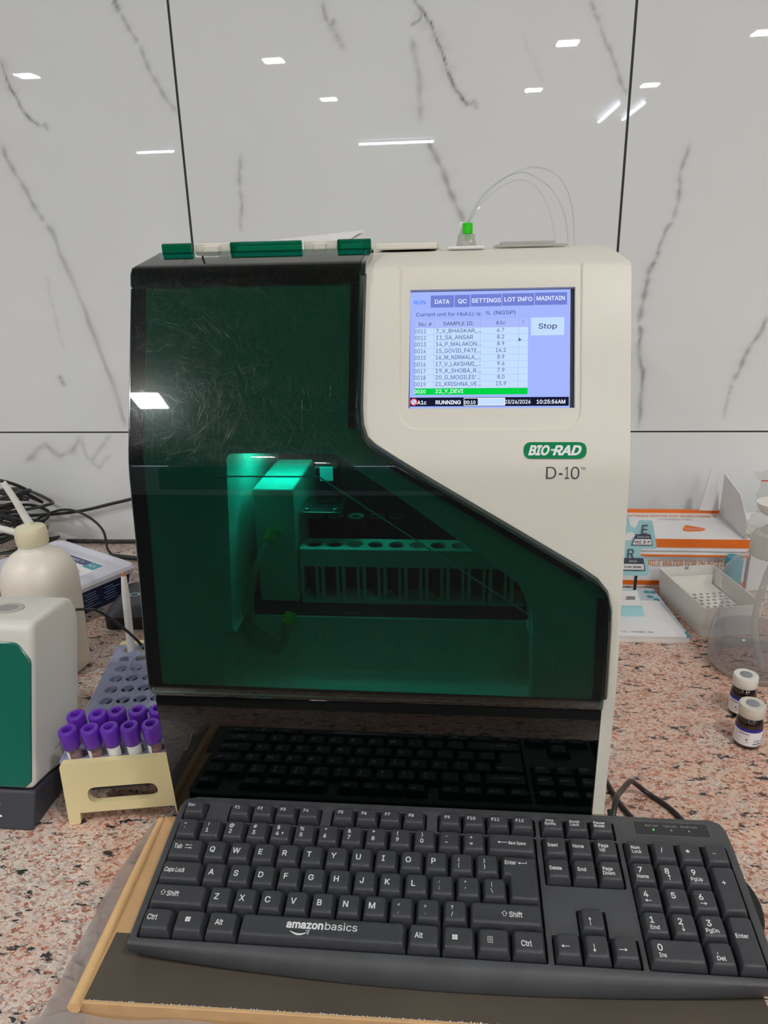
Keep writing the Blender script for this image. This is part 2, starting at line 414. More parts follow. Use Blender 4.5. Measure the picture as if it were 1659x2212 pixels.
def boolean(a, b, op='DIFFERENCE'):
    oa = bpy.data.objects.new('a', a if isinstance(a, bpy.types.Mesh) else mesh('a', a)); ob = bpy.data.objects.new('b', b if isinstance(b, bpy.types.Mesh) else mesh('b', b))
    COL.objects.link(oa); COL.objects.link(ob)
    m = oa.modifiers.new('m', 'BOOLEAN'); m.object = ob; m.operation = op; m.solver = 'EXACT'
    dg = bpy.context.evaluated_depsgraph_get(); me = bpy.data.meshes.new_from_object(oa.evaluated_get(dg))
    bpy.data.objects.remove(oa); bpy.data.objects.remove(ob)
    return me

def dup(root):
    r = root.copy(); COL.objects.link(r)
    for ch in list(root.children):
        c = ch.copy(); COL.objects.link(c); c.parent = r
        for g in ch.children:
            d = g.copy(); COL.objects.link(d); d.parent = c
    return r

# ---------------------------------------------------------------- room
YW = 1.25
# marble veins of the wall tiles: (points on the wall in x,z ; width ; strength ; brownness)
VEINS = [
    ([[-0.7059,0.7962],[-0.7013,0.7739],[-0.6969,0.7579],[-0.6879,0.7415],[-0.6819,0.7251],[-0.6707,0.7116],[-0.6568,0.7032]], 0.0026, 0.75, 0.2),
    ([[-0.6568,0.7032],[-0.6472,0.7055],[-0.6458,0.6963]], 0.0034, 0.4, 0.1),
    ([[-0.7046,0.8024],[-0.7003,0.7676],[-0.6896,0.7448]], 0.012, 0.18, 0),
    ([[-0.7296,0.6806],[-0.7143,0.6395],[-0.6921,0.5903],[-0.6751,0.5616]], 0.0052, 0.42, 0.0),
    ([[-0.6751,0.5616],[-0.6647,0.5435],[-0.6528,0.496],[-0.6344,0.4359],[-0.6167,0.3661],[-0.6013,0.3022],[-0.5911,0.2445],[-0.5842,0.2151]], 0.006, 0.38, 0.55),
    ([[-0.5126,0.8663],[-0.5055,0.8512]], 0.006, 0.65, 0),
    ([[-0.5055,0.8512],[-0.4872,0.8174],[-0.4824,0.8099]], 0.0043, 0.4, 0.1),
    ([[-0.4824,0.8099],[-0.4708,0.7769],[-0.4562,0.7483],[-0.4318,0.7125]], 0.0043, 0.38, 0.2),
    ([[-0.1972,0.8512],[-0.1948,0.8308],[-0.1884,0.8205],[-0.1828,0.8226],[-0.1833,0.8285]], 0.0043, 0.45, 0),
    ([[-0.187,0.8217],[-0.1782,0.8036],[-0.1692,0.7877]], 0.0069, 0.3, 0.0),
    ([[-0.0648,0.8448],[-0.0522,0.8316],[-0.0455,0.8198],[-0.0402,0.8161],[-0.0362,0.8054]], 0.0026, 0.85, 0.3),
    ([[-0.0522,0.8316],[-0.055,0.8202],[-0.0617,0.8171],[-0.0685,0.8133]], 0.0026, 0.6, 0.1),
    ([[-0.0362,0.8054],[-0.0301,0.7899],[-0.0246,0.7803],[-0.0205,0.77],[-0.0177,0.758]], 0.0026, 0.8, 0.4),
    ([[-0.0177,0.758],[-0.0115,0.7457],[-0.0025,0.7272],[0.008,0.7145],[0.017,0.7062]], 0.0034, 0.85, 0.5),
    ([[0.017,0.7062],[0.0245,0.7121],[0.0288,0.7008]], 0.0043, 0.35, 0),
    ([[-0.0602,0.836],[-0.0402,0.8091],[-0.0233,0.779],[-0.0095,0.7426]], 0.0138, 0.15, 0),
    ([[-0.0687,0.7987],[-0.0621,0.7688],[-0.0575,0.7506],[-0.0563,0.7139],[-0.0544,0.6878]], 0.0069, 0.3, 0.0),
    ([[-0.044,0.6634],[-0.0348,0.644],[-0.0228,0.621],[-0.0119,0.5912],[-0.001,0.5676],[0.0124,0.5369]], 0.006, 0.5, 0.7),
    ([[0.186,0.8327],[0.1936,0.8155],[0.2003,0.8039]], 0.0043, 0.4, 0.1),
    ([[0.2003,0.8039],[0.2126,0.7775],[0.224,0.7566],[0.236,0.7296],[0.248,0.7112]], 0.0034, 0.42, 0.2),
    ([[-0.3363,0.654],[-0.3429,0.6144],[-0.3414,0.5805],[-0.3473,0.5391]], 0.0043, 0.35, 0.2),
    ([[0.3433,0.6438],[0.3377,0.6221],[0.3337,0.597],[0.3354,0.5745],[0.3311,0.5367]], 0.0043, 0.42, 0.1),
    ([[0.3311,0.5367],[0.3202,0.5224],[0.3127,0.4923],[0.3109,0.4821]], 0.0043, 0.5, 0.1),
    ([[0.3109,0.4821],[0.3013,0.4651],[0.3,0.4478],[0.2969,0.4198],[0.2929,0.384]], 0.006, 0.55, 0.2),
    ([[0.2929,0.384],[0.2968,0.3731],[0.2963,0.3548],[0.3007,0.3214],[0.3061,0.3101],[0.3066,0.2644],[0.3066,0.2136]], 0.0052, 0.6, 0.2),
    ([[0.4898,0.3953],[0.4835,0.3705],[0.4702,0.349],[0.4627,0.3309],[0.4585,0.3087],[0.45,0.2901]], 0.0052, 0.5, 0.2),
    ([[0.45,0.2901],[0.4454,0.2636],[0.4446,0.229]], 0.0043, 0.3, 0.1),
    ([[-0.789,0.1501],[-0.7568,0.1783],[-0.7425,0.1835],[-0.7194,0.1634],[-0.6957,0.1722],[-0.6738,0.1982]], 0.0077, 0.35, 0.1),
    ([[-0.6731,0.2025],[-0.667,0.1592],[-0.6476,0.1417],[-0.6216,0.168]], 0.0052, 0.25, 0.0),
    ([[-0.688,0.4819],[-0.6879,0.4368],[-0.678,0.3511]], 0.0043, 0.12, 0),
    ([[-0.6952,0.311],[-0.6885,0.2906]], 0.0052, 0.5, 0),
    ([[-0.6639,0.1504],[-0.6164,0.2024]], 0.006, 0.25, 0),
    ([[0.0936,0.7943],[0.1263,0.7311]], 0.0034, 0.1, 0),
]
def wall_mesh():
    fx = np.arange(-1.0, .80, .0028); fz = np.arange(0, 1.0, .0028)
    xs = np.concatenate([np.linspace(-4.5, -1.05, 24), fx, np.linspace(.85, 3.2, 16)])
    zs = np.concatenate([np.linspace(-.85, -.05, 6), fz, np.linspace(1.05, 2.15, 12)])
    X, Z = np.meshgrid(xs, zs); nx, nz = len(xs), len(zs)
    co = np.stack([X, np.full_like(X, YW), Z], -1).reshape(-1, 3)
    i = np.arange(nz - 1)[:, None] * nx + np.arange(nx - 1)[None]
    F = np.stack([i, i + 1, i + nx + 1, i + nx], -1).reshape(-1, 4)
    me = bpy.data.meshes.new('wall_back')
    me.vertices.add(len(co)); me.vertices.foreach_set('co', co.ravel())
    me.loops.add(F.size); me.loops.foreach_set('vertex_index', F.ravel().astype(np.int32))
    me.polygons.add(len(F)); me.polygons.foreach_set('loop_start', np.arange(0, F.size, 4, dtype=np.int32))
    me.update()
    px = co[:, 0]; pz = co[:, 2]; dark = np.zeros(len(co)); br = np.zeros(len(co))
    rng = np.random.RandomState(3)
    for pts, w, d, b in VEINS:
        P = np.array(pts, float)
        # ragged midpoint refinement so that the vein wanders like stone
        for lvl in range(3):
            Q = []
            for a, c in zip(P[:-1], P[1:]):
                L = np.hypot(*(c - a)); nrm = np.array([-(c - a)[1], (c - a)[0]]) / max(L, 1e-6)
                Q += [a, (a + c) / 2 + nrm * rng.normal(0, .035 * L)]
            P = np.array(Q + [P[-1]])
        sel = (px > P[:, 0].min() - .05) & (px < P[:, 0].max() + .05) & (pz > P[:, 1].min() - .05) & (pz < P[:, 1].max() + .05)
        ii = np.where(sel)[0]; best = np.full(len(ii), 9.); bt = np.zeros(len(ii))
        n = len(P) - 1
        for k, (a, c) in enumerate(zip(P[:-1], P[1:])):
            ab = c - a; t = np.clip(((px[ii] - a[0]) * ab[0] + (pz[ii] - a[1]) * ab[1]) / (ab @ ab + 1e-12), 0, 1)
            dd = np.hypot(px[ii] - a[0] - t * ab[0], pz[ii] - a[1] - t * ab[1]); m = dd < best
            best[m] = dd[m]; bt[m] = (k + t[m]) / n
        mod = .72 + .28 * np.sin(bt * 23 + w * 900) * np.sin(bt * 9.1 + 1)
        ww = np.maximum(w * .62 * (.7 + .5 * np.abs(np.sin(bt * 14 + d * 9))), .0016)
        end = np.clip(np.minimum(bt, 1 - bt) * 12 + .25, 0, 1)
        g = d * mod * end * (np.exp(-(best / ww) ** 2) + .16 * np.exp(-(best / (ww * 3.4)) ** 2))
        up = g > dark[ii]; jj = ii[up]; dark[jj] = g[up]; br[jj] = b
    at = me.color_attributes.new('vein', 'FLOAT_COLOR', 'POINT')
    at.data.foreach_set('color', np.stack([dark, br, np.zeros_like(dark), np.ones_like(dark)], -1).ravel().astype(np.float32))
    return me

def wall_material():
    m = bpy.data.materials.new('polished_marble_tile'); m.use_nodes = True; nt = m.node_tree; N = nt.nodes; L = nt.links
    b = N['Principled BSDF']; b.inputs['Roughness'].default_value = .012; b.inputs['IOR'].default_value = 1.5
    at = N.new('ShaderNodeAttribute'); at.attribute_name = 'vein'; at.attribute_type = 'GEOMETRY'
    sp = N.new('ShaderNodeSeparateColor'); L.new(at.outputs['Color'], sp.inputs[0])
    tc = N.new('ShaderNodeTexCoord')
    big = N.new('ShaderNodeTexNoise'); big.inputs['Scale'].default_value = 2.2; big.inputs['Detail'].default_value = 3; L.new(tc.outputs['Object'], big.inputs['Vector'])
    base = N.new('ShaderNodeMix'); base.data_type = 'RGBA'; base.inputs['A'].default_value = lin((222, 226, 227)); base.inputs['B'].default_value = lin((234, 238, 239))
    L.new(big.outputs['Fac'], base.inputs['Factor'])
    vc = N.new('ShaderNodeMix'); vc.data_type = 'RGBA'; vc.inputs['A'].default_value = lin((56, 60, 66)); vc.inputs['B'].default_value = lin((92, 84, 66)); L.new(sp.outputs[1], vc.inputs['Factor'])
    mx = N.new('ShaderNodeMix'); mx.data_type = 'RGBA'; L.new(sp.outputs[0], mx.inputs['Factor']); L.new(base.outputs['Result'], mx.inputs['A']); L.new(vc.outputs['Result'], mx.inputs['B'])
    # narrow dark joints between the large tiles
    sx = N.new('ShaderNodeSeparateXYZ'); L.new(tc.outputs['Object'], sx.inputs[0])
    def line(sock, pos, pitch, w):
        a = N.new('ShaderNodeMath'); a.operation = 'SUBTRACT'; L.new(sock, a.inputs[0]); a.inputs[1].default_value = pos
        p = N.new('ShaderNodeMath'); p.operation = 'PINGPONG'; L.new(a.outputs[0], p.inputs[0]); p.inputs[1].default_value = pitch / 2
        # pingpong of pitch/2 is zero at every joint of spacing pitch
        c = N.new('ShaderNodeMath'); c.operation = 'LESS_THAN'; L.new(p.outputs[0], c.inputs[0]); c.inputs[1].default_value = w; return c.outputs[0]
    l1 = line(sx.outputs[0], .2508, .6804, .0019); l2 = line(sx.outputs[2], .2078, 1.2, .0014)
    mm = N.new('ShaderNodeMath'); mm.operation = 'MAXIMUM'; L.new(l1, mm.inputs[0]); L.new(l2, mm.inputs[1])
    gx = N.new('ShaderNodeMix'); gx.data_type = 'RGBA'; L.new(mm.outputs[0], gx.inputs['Factor']); L.new(mx.outputs['Result'], gx.inputs['A']); gx.inputs['B'].default_value = lin((42, 48, 50))
    L.new(gx.outputs['Result'], b.inputs['Base Color'])
    r = N.new('ShaderNodeMix'); r.inputs['A'].default_value = .012; r.inputs['B'].default_value = .7; L.new(mm.outputs[0], r.inputs['Factor']); L.new(r.outputs['Result'], b.inputs['Roughness'])
    return m

w = bpy.data.objects.new('wall_back', wall_mesh()); COL.objects.link(w); w.data.materials.append(wall_material()); w['kind'] = 'structure'
struct('floor', MB().box((-4.6, -9.1, -.87), (3.3, 1.3, -.85)), M['floor'])
struct('ceiling', MB().box((-4.6, -10.2, 2.15), (3.3, 1.3, 2.2)), M['ceil'])
struct('wall_front', MB().box((-4.6, -10.2, -.85), (3.3, -10.1, 2.15)), M['wallp'])
struct('wall_left', MB().box((-5.6, -10.2, -.85), (-5.5, 1.3, 2.15)), M['wallp'])
struct('wall_right', MB().box((3.2, -10.2, -.85), (3.3, 1.3, 2.15)), M['wallp'])

cb = thing('countertop', 'speckled pink and grey granite worktop with black flecks under everything', 'countertop', (0, .8, 0))
obj('granite_slab', MB().box((-2.4, .22, -.03), (2.2, YW - .001, 0)), M['granite'], cb, world=True)

# ceiling lights seen mirrored in the wall tiles
def downlight():
    t = thing('ceiling_light', 'small square white ceiling downlight mirrored in the glossy wall tiles', 'ceiling light', (0, 0, 0), group='square ceiling downlights')
    obj('light_frame', MB().prism(rrect(-.10, -.10, .10, .10, .012), -.010, 0, 'xyz'), M['wplastic'], t)
    obj('diffuser', MB().prism(rrect(-.085, -.085, .085, .085, .012), -.0125, -.0101, 'xyz'), M['lampmat'], t)
    return t
M['lampmat'] = emat('lamp_glow', (255, 252, 248), LAMP); M['tubemat'] = emat('tube_glow', (214, 228, 255), TUBE)
first = downlight(); spots = []
spots = [(-4.0, -5.0), (-1.63, -4.89), (.92, -4.79), (2.5, -4.77), (-1.43, -6.70), (.82, -6.69), (2.05, -6.70)]
for y in (-2.52, -.45):
    for x in (-4.0, -1.705, .85, 2.5): spots.append((x, y))
for i, (x, y) in enumerate(spots):
    o = first if i == 0 else dup(first)
    o.location = (x, y, 2.149)
    if i < 7: o['label'] = 'small square downlight mirrored in the wall tiles, ' + ['lone one near the left edge', 'nearest left of the centre', 'brightest one right of the centre', 'cut by the right edge', 'small one above the long tube light', 'small one left of the right tile joint', 'small one right of the right joint'][i]
    elif i == 8: o['label'] = 'square ceiling downlight reflected as a bright spot in the dark green door'
    else: o['label'] = 'square ceiling downlight overhead, outside the picture, lighting the worktop'; o['group'] = 'ceiling downlights overhead'
def tubelight(loc, L, rz, lab):
    t = thing('tube_light', lab, 'tube light', loc, rz)
    obj('batten', MB().box((-L / 2, -.015, -.025), (L / 2, .015, .025)), M['wplastic'], t, bevel=.003)
    obj('lamp_tube', MB().lathe([(.014, -L / 2), (.014, L / 2)], 16, Matrix.Translation((0, .034, -.0)) @ Matrix.Rotation(math.pi / 2, 4, 'Y')), M['tubemat'], t)
tubelight((-.93, -10.05, 2.1), 1.15, 0, 'long bluish tube light mirrored in the middle of the wall tiles')
tubelight((-4.75, -10.05, 2.1), .6, 0, 'short bluish tube light mirrored at the left of the wall')
tubelight((1.93, -8.2, 2.11), 1.3, math.pi / 2, 'slanting tube light mirrored just left of the right tile joint')
tubelight((2.22, -8.15, 2.11), 1.2, math.pi / 2, 'slanting tube light mirrored just right of the right tile joint')

# ---------------------------------------------------------------- analyser
PROF = [(.5425, -.0145), (.5422, .08), (.5412, .12), (.5402, .152), (.5425, .18), (.5465, .21), (.5505, .24), (.5535, .265), (.5560, .29), (.5583, .315), (.5602, .334),
        (.5606, .337), (.5612, .3405), (.5620, .344), (.5631, .348), (.5645, .3525), (.5663, .3575), (.5690, .365), (.5910, .4248), (.6135, .486)]
def yb(z): return float(np.interp(z, [p[1] for p in PROF], [p[0] for p in PROF]))
XF = Matrix(((.9116, 0, 0, 0), (0, .9116, 0, 0), (0, 0, .9116, .0442), (0, 0, 0, 1)))   # drawn at 1 : 1.097, standing on short feet
an = thing('blood_analyser', 'tall cream benchtop analyser with a dark green door and a small lit screen', 'lab analyser', (-.06, .78, -.0484))
side = PROF + [(.6165, .4885), (.6215, .4902), (.630, .4915), (.66, .4955), (.70, .5008), (.75, .5030), (1.02, .5030), (1.04, .49), (1.04, -.0145)]
body = mesh('b', MB().prism(side, -.2616, .1345, 'yzx'))
deep = [(-.187, .198), (-.183, .3505), (-.096, .3507), (-.044, .316), (.052, .246), (.064, .222), (.066, .198)]
body = boolean(body, MB().prism(rpoly(deep, .006), .40, .74, 'xzy'))
shal = [(-.1985, .146), (-.193, .2), (-.1865, .215), (-.1865, .199), (.066, .199), (.066, .146)]
body = boolean(body, MB().prism([(-.1985, .146), (-.194, .1985), (.0652, .1985), (.0655, .146)], .40, .577, 'xzy'))
body = boolean(body, MB().box((-.4, .4, -.06), (.1245, .5625, .1392)))
# screen recess
SO = Vector((-.0358, .5763, .3850)); SV = Vector((0, .0321, .0865)).normalized(); SF = frame(SO, (1, 0, 0), SV)
body = boolean(body, MB().prism(rpoly([(-.0085, .125), (-.0085, -.018), (.1335, -.018), (.1335, .125)][::-1], [0, .018, .018, 0], 8), -.0013, .02, 'xyz', SF @ Matrix.Identity(4)))
body = boolean(body, MB().prism([(-.0008, -.0006), (.1285, -.0006), (.1282, .0935), (0, .0935)], -.0052, .02, 'xyz', SF))
obj('housing', body, M['cream'], an, bevel=.0016, seg=2, world=True, ang=32)
# raised rims at both sides of the screen panel
rim = MB()
rp = [(.1335, .112)] + rpoly([(.1335, .112), (.1335, -.018), (-.0085, -.018), (-.0085, .112)], [0, .018, .018, 0], 10)[1:-1] + [(-.0085, .112)]
rp = [(.1335, .07), (.1335, .03)] and rp
rim.sweep([(x, y, -.0012) for x, y in rp], .0011, 8, 0, mat=SF)
obj('screen_surround', rim, M['cream2'], an, world=True)
# inner lining of the sampling bay
lin_ = MB().box((-.188, .739, .196), (.068, .745, .353))
obj('bay_back', lin_, M['dark'], an, world=True)
obj('bay_floor', MB().box((-.186, .579, .1992), (.0645, .738, .2005)), M['dark'], an, world=True)
fr = MB()
for a, b in (((-.1955, .3325), (-.108, .3325)), ((-.108, .3325), (.062, .2195)), ((.062, .2195), (.0645, .1475))):
    fr.sweep([(a[0], yb(a[1]) - .0004, a[1]), ((a[0] + b[0]) / 2, yb((a[1] + b[1]) / 2) - .0004, (a[1] + b[1]) / 2), (b[0], yb(b[1]) - .0004, b[1])], .0007, 6, 5)
obj('bay_lining_edge', fr, M['cream2'], an, world=True)
obj('bay_lamp', MB().box((-.176, .62, .3440), (-.120, .64, .3495)), emat('bay_lamp_glow', (235, 255, 245), INNER), an, world=True)
obj('pump_block', MB().box((-.1760, .600, .2006), (-.1395, .70, .309)), M['cream2'], an, bevel=.002, world=True)
obj('bay_side_panel', MB().prism([(-.1865, .2006), (-.1835, .349), (-.187, .349), (-.190, .2006)], .575, .70, 'xzy'), M['cream2'], an, world=True)
obj('pump_motor', MB().box((-.183, .640, .2006), (-.1765, .70, .290)), M['black'], an, bevel=.001, world=True)
pl = obj('probe_plate', MB().prism(rrect(-.138, .615, -.100, .660, .004), .2795, .2830, 'xyz'), M['metal'], an, bevel=.0006, world=True)
obj('probe_motor', MB().box((-.128, .640, .2832), (-.106, .662, .318)), M['black'], an, bevel=.002, world=True)
obj('motor_label', MB().box((-.122, .6385, .305), (-.110, .6398, .318)), M['paper'], an, world=True)
for x, y in ((-.132, .620), (-.106, .620), (-.108, .650)):
    obj('screw', MB().lathe([(.0024, .2832), (.0024, .2848), (.001, .2855)], 12, Matrix.Translation((x, y, 0))), M['metal'], an, world=True)
for i in range(5):
    x = -.1335 + i * .0198
    c = obj('sample_well', MB().lathe([(.0085, .236), (.0085, .2612)], 20, Matrix.Translation((x, .665, 0))), M['black'], an, world=True)
    obj('well_ring', MB().lathe([(.0042, .2613), (.0042, .2622), (.0078, .2622), (.0078, .2613)], 24, Matrix.Translation((x, .665, 0)), cap=False), M['wplastic'] if i == 2 else M['metal'], an, world=True)
hose = MB().sweep([(-.1635, .590, .262), (-.168, .582, .252), (-.176, .579, .232), (-.1795, .579, .210), (-.1775, .576, .1935), (-.166, .574, .184), (-.1525, .572, .1765), (-.1475, .571, .181), (-.1455, .574, .194)], .0034, 12, 6)
hose.sweep([(-.1795, .578, .215), (-.186, .574, .195), (-.180, .5735, .176), (-.168, .5735, .1675), (-.157, .572, .1655), (-.150, .571, .176)], .0032, 12, 6)
obj('drain_hose', hose, M['frost'], an, world=True)
for p, d, mt in (((-.1600, .594, .268), (.35, .4, .75), 'lime2'), ((-.1445, .576, .196), (.3, .4, .85), 'lime')):
    z = Vector(d).normalized(); q = z.to_track_quat('Z', 'Y').to_matrix().to_4x4()
    obj('hose_nut', MB().lathe([(.0050, -.005), (.0058, -.004), (.0058, .004), (.0050, .006)], 6, Matrix.Translation(p) @ q), M[mt], an, world=True, ang=20)

# sample rack inside the bay (lifts out)
sr = thing('sample_rack', 'cream slotted tube rack behind the green door of the analyser', 'tube rack', (-.137, .600, .2006))
L_ = .2; b_ = MB(); p_ = .0187
rows = [(0, 0)]
def cyl_cut(w0, n):
    c = MB()
    for k in range(n): c.lathe([(.0074, .040), (.0074, .08)], 20, Matrix.Translation((.0115 + k * p_, .0135, 0)))
    return c
top = mesh('t', MB().prism(rrect(0, 0, L_, .027, .003), .0425, .0525, 'xyz'))
top = boolean(top, cyl_cut(0, 10))
obj('rack_top', top, M['cream2'], sr, ang=30)
front = MB().box((0, 0, 0), (L_, .003, .0035)); front.box((0, 0, .036), (L_, .003, .0425))
for k in range(11):
    x = k * p_; front.box((x, 0, .0035), (x + .0030, .003, .036)); front.box((x + .0056, 0, .0035), (x + .0082, .003, .036)) if False else None
    if x + .0030 < L_: front.box((x + .0134, 0, .0035), (min(x + .0158, L_), .003, .036)) if x + .0158 <= L_ else None
obj('slotted_front', front, M['cream2'], sr)
obj('rack_base', MB().box((0, .003, 0), (L_, .027, .0035)), M['cream2'], sr)
obj('rack_back', MB().box((0, .024, .0036), (L_, .027, .0424)), M['dark'], sr)
for k in (0, 1, 3, 4, 6, 8):
    t = thing('sample_cup', 'dark capped tube standing in the %s slot of the rack behind the green door' % ['first', 'second', 'third', 'fourth', 'fifth', 'sixth', 'seventh', 'eighth', 'ninth'][k], 'tube', (-.137 + .0115 + k * p_, .6135, .2042), group='tubes in the rack behind the door')
    obj('cup_body', MB().lathe([(.003, 0), (.0055, .003), (.0055, .034)], 16), M['dgrey'], t)
    obj('cup_cap', MB().lathe([(.0066, .0341), (.0066, .046), (.0055, .0475)], 20), M['black'], t)

# green door: sheet following the curved front with a flange over the top
def doorpts(off, top):
    P = [(yb(z) - off, z) for z in [.1405, .146, .152, .165, .18, .195, .21, .225, .24, .2525, .265, .2775, .29, .3025, .315, .325, .334, .337, .3405, .344, .348, .3525, .3575, .365, .38, .395, .41, .4248, .44, .455, .47, .480]]
    return P + top
outer = doorpts(.0062, [(.6065, .4848), (.6085, .4892), (.6115, .4925), (.6155, .4945), (.6205, .4955), (.640, .4990), (.6735, .5052)])
inner = doorpts(.0022, [(.6105, .4835), (.6125, .4870), (.6150, .4895), (.6185, .4912), (.6215, .4920), (.640, .4952), (.6740, .5012)])
slab = mesh('s', MB().prism(outer + inner[::-1], -.30, .16, 'yzx'))
outl = [(-.2626, .1405), (.1236, .1400), (.1240, .2250), (.1240, .2470), (-.0550, .3505), (-.0768, .3640), (-.0750, .52), (-.2620, .52)]
outl = [(-.2620, .1405), (.1238, .1385), (.1238, .2425), (.1040, .2545), (-.0480, .3445), (-.0768, .3640), (-.0752, .53), (-.2622, .53)]
outl = rpoly(outl, [.006, .004, .028, .02, .02, .034, 0, 0], 9)
door = boolean(slab, MB().prism(outl, .40, .80, 'xzy'), 'INTERSECT')
dr = obj('door', door, M['door'], an, bevel=.0011, seg=3, world=True, ang=30, label='dark green see-through swing door with wiping scratches')
edge = MB()
# polished return of the door edge beside the cream housing
ed = [(-.0750, .4855), (-.0750, .480), (-.0758, .44), (-.0764, .40), (-.0766, .385), (-.0755, .372), (-.0715, .3610), (-.0640, .3545), (-.0480, .3448), (.0, .3163), (.05, .2867), (.0995, .2573), (.1120, .2488), (.1195, .2395), (.1232, .226), (.1238, .21), (.1238, .17), (.1238, .150)]
sec = []
for i, (x, z) in enumerate(ed):
    a = Vector((ed[max(i - 1, 0)][0], 0, ed[max(i - 1, 0)][1])); c = Vector((ed[min(i + 1, len(ed) - 1)][0], 0, ed[min(i + 1, len(ed) - 1)][1]))
    t = (c - a).normalized(); nrm = Vector((-t.z, 0, t.x)) * -1
    if nrm.x + nrm.z < 0: nrm = -nrm
    y = yb(z)
    sec.append([(x + nrm.x * u, y + v, z + nrm.z * u) for u, v in ((.0003, -.0060), (.0026, -.0045), (.0042, -.0012), (.0042, .0010), (.0003, .0010))])
edge.loft(sec)
M['doorside'] = pm('dark_green_edge', (14, 34, 32), .12, coat=.6)
obj('door_edge', edge, M['doorside'], dr, world=True, ang=25)
for i, (a, b) in enumerate(((-.2605, -.2335), (-.1985, -.1345), (-.1030, -.0735))):
    lip = [(.6745, .5035), (.6745, .5120), (.6775, .5130), (.6800, .5120), (.6800, .5035)]
    lp = MB().prism(lip, a, b, 'yzx'); obj('door_lip', lp, M['door_lip'], dr, bevel=.0008, world=True)
for a, b in ((-.2330, -.1990), (-.1340, -.1035)):
    k = MB().box((a, .6825, .4985), (b, .700, .5125)); k.box((a + .010, .6745, .5035), (b - .010, .6826, .5100))
    obj('hinge', k, M['cream2'], an, bevel=.001, world=True)
# lower black front
lowp = [(.5424, .1345), (.5418, .1285), (.5420, .10), (.5424, .07), (.5428, .035), (.5430, -.0143), (.5600, -.0143), (.5600, .1375), (.5460, .1372), (.5436, .1365)]
low = mesh('l', MB().prism(lowp, -.2640, .1260, 'yzx'))
low = boolean(low, MB().prism(rpoly([(-.2566, -.0142), (.1220, -.0142), (.1240, .050), (.1245, .1360), (-.2625, .1380)], [.001, .001, 0, .007, .007]), .3, .8, 'xzy'), 'INTERSECT')
obj('lower_front_panel', low, M['panel'], an, bevel=.001, seg=3, world=True, ang=30, label='glossy black lower front panel')
for x, y in ((-.235, .61), (.11, .61), (-.235, .98), (.11, .98)):
    obj('foot', MB().lathe([(.014, -.0484), (.016, -.0470), (.018, -.0146)], 20, Matrix.Translation((x, y, 0))), M['black'], an, world=True)
obj('base_trim', MB().box((.1245, .5405, -.0140), (.1335, .5424, .028)), pm('darker_foot', (150, 143, 118), .5), an, world=True)  # foot strip in a darker tone than the housing
# black strips added behind the door rim to stop light passing through
gk = MB()
def blackstrip(pts, w):
    for (x0, z0), (x1, z1) in zip(pts, pts[1:]):
        n = max(1, int(abs(z1 - z0) / .012)); d = Vector((x1 - x0, z1 - z0)).normalized(); q = Vector((d.y, -d.x)) * w
        L = []
        for k in range(n + 1):
            x = x0 + (x1 - x0) * k / n; z = z0 + (z1 - z0) * k / n
            L.append([(x, yb(z) - .0016, z), (x + q.x, yb(z + q.y) - .0016, z + q.y), (x + q.x, yb(z + q.y) - .0004, z + q.y), (x, yb(z) - .0004, z)])
        gk.loft(L)
blackstrip([(-.2610, .478), (-.2610, .352), (-.2610, .1445)], -.0085)
blackstrip([(-.2605, .1425), (.1225, .1405)], -.0065)
blackstrip([(-.0775, .478), (-.0790, .370)], .0055)
blackstrip([(-.2610, .4845), (-.0780, .4845)], .0060)
blackstrip([(.1225, .2350), (.1225, .1450)], .0070)
blackstrip([(-.0500, .3440), (.1030, .2535)], .0040)
gk.prism([(.6094, .4790), (.6113, .4842), (.6125, .4862), (.6152, .4890), (.6184, .4907), (.6216, .4915), (.640, .4946), (.6725, .5004), (.6725, .4994), (.640, .4936), (.6216, .4906), (.6164, .4888), (.6150, .4840), (.6125, .4790)], -.2606, -.0770, 'yzx')
obj('door_rim_blackout', gk, M['black'], an, world=True)
sd_ = MB(); LL = []
for z in [.1450, .152, .165, .18, .195, .21, .225, .24, .2525, .265, .2775, .29, .3025, .315, .325, .334, .3405, .348, .3575, .365, .38, .4248, .455, .478]:
    LL.append([(-.2636, yb(z) - .0050, z), (-.2628, yb(z) - .0060, z), (-.2619, yb(z) - .0060, z), (-.2619, yb(z) + .020, z), (-.2636, yb(z) + .020, z)])
sd_.loft(LL)
for yy, zz in ((.6135, .4875),):
    sd_.prism([(yb(.478) - .0050, .478), (.6085, .4885), (.6135, .4935), (.6205, .4950), (.6700, .5030), (.6700, .490), (yb(.478) + .020, .478)], -.2636, -.2619, 'yzx')
obj('door_side', sd_, M['doorside'], dr, world=True, ang=30)
obj('door_top_return', MB().prism([(.6110, .4840), (.6068, .4850), (.6090, .4893), (.6118, .4922), (.6158, .4942), (.6205, .4953), (.640, .4988), (.6735, .5050), (.6735, .4990), (.640, .4935), (.6205, .4905)], -.0751, -.0712, 'yzx'), M['doorside'], dr, world=True, ang=30)


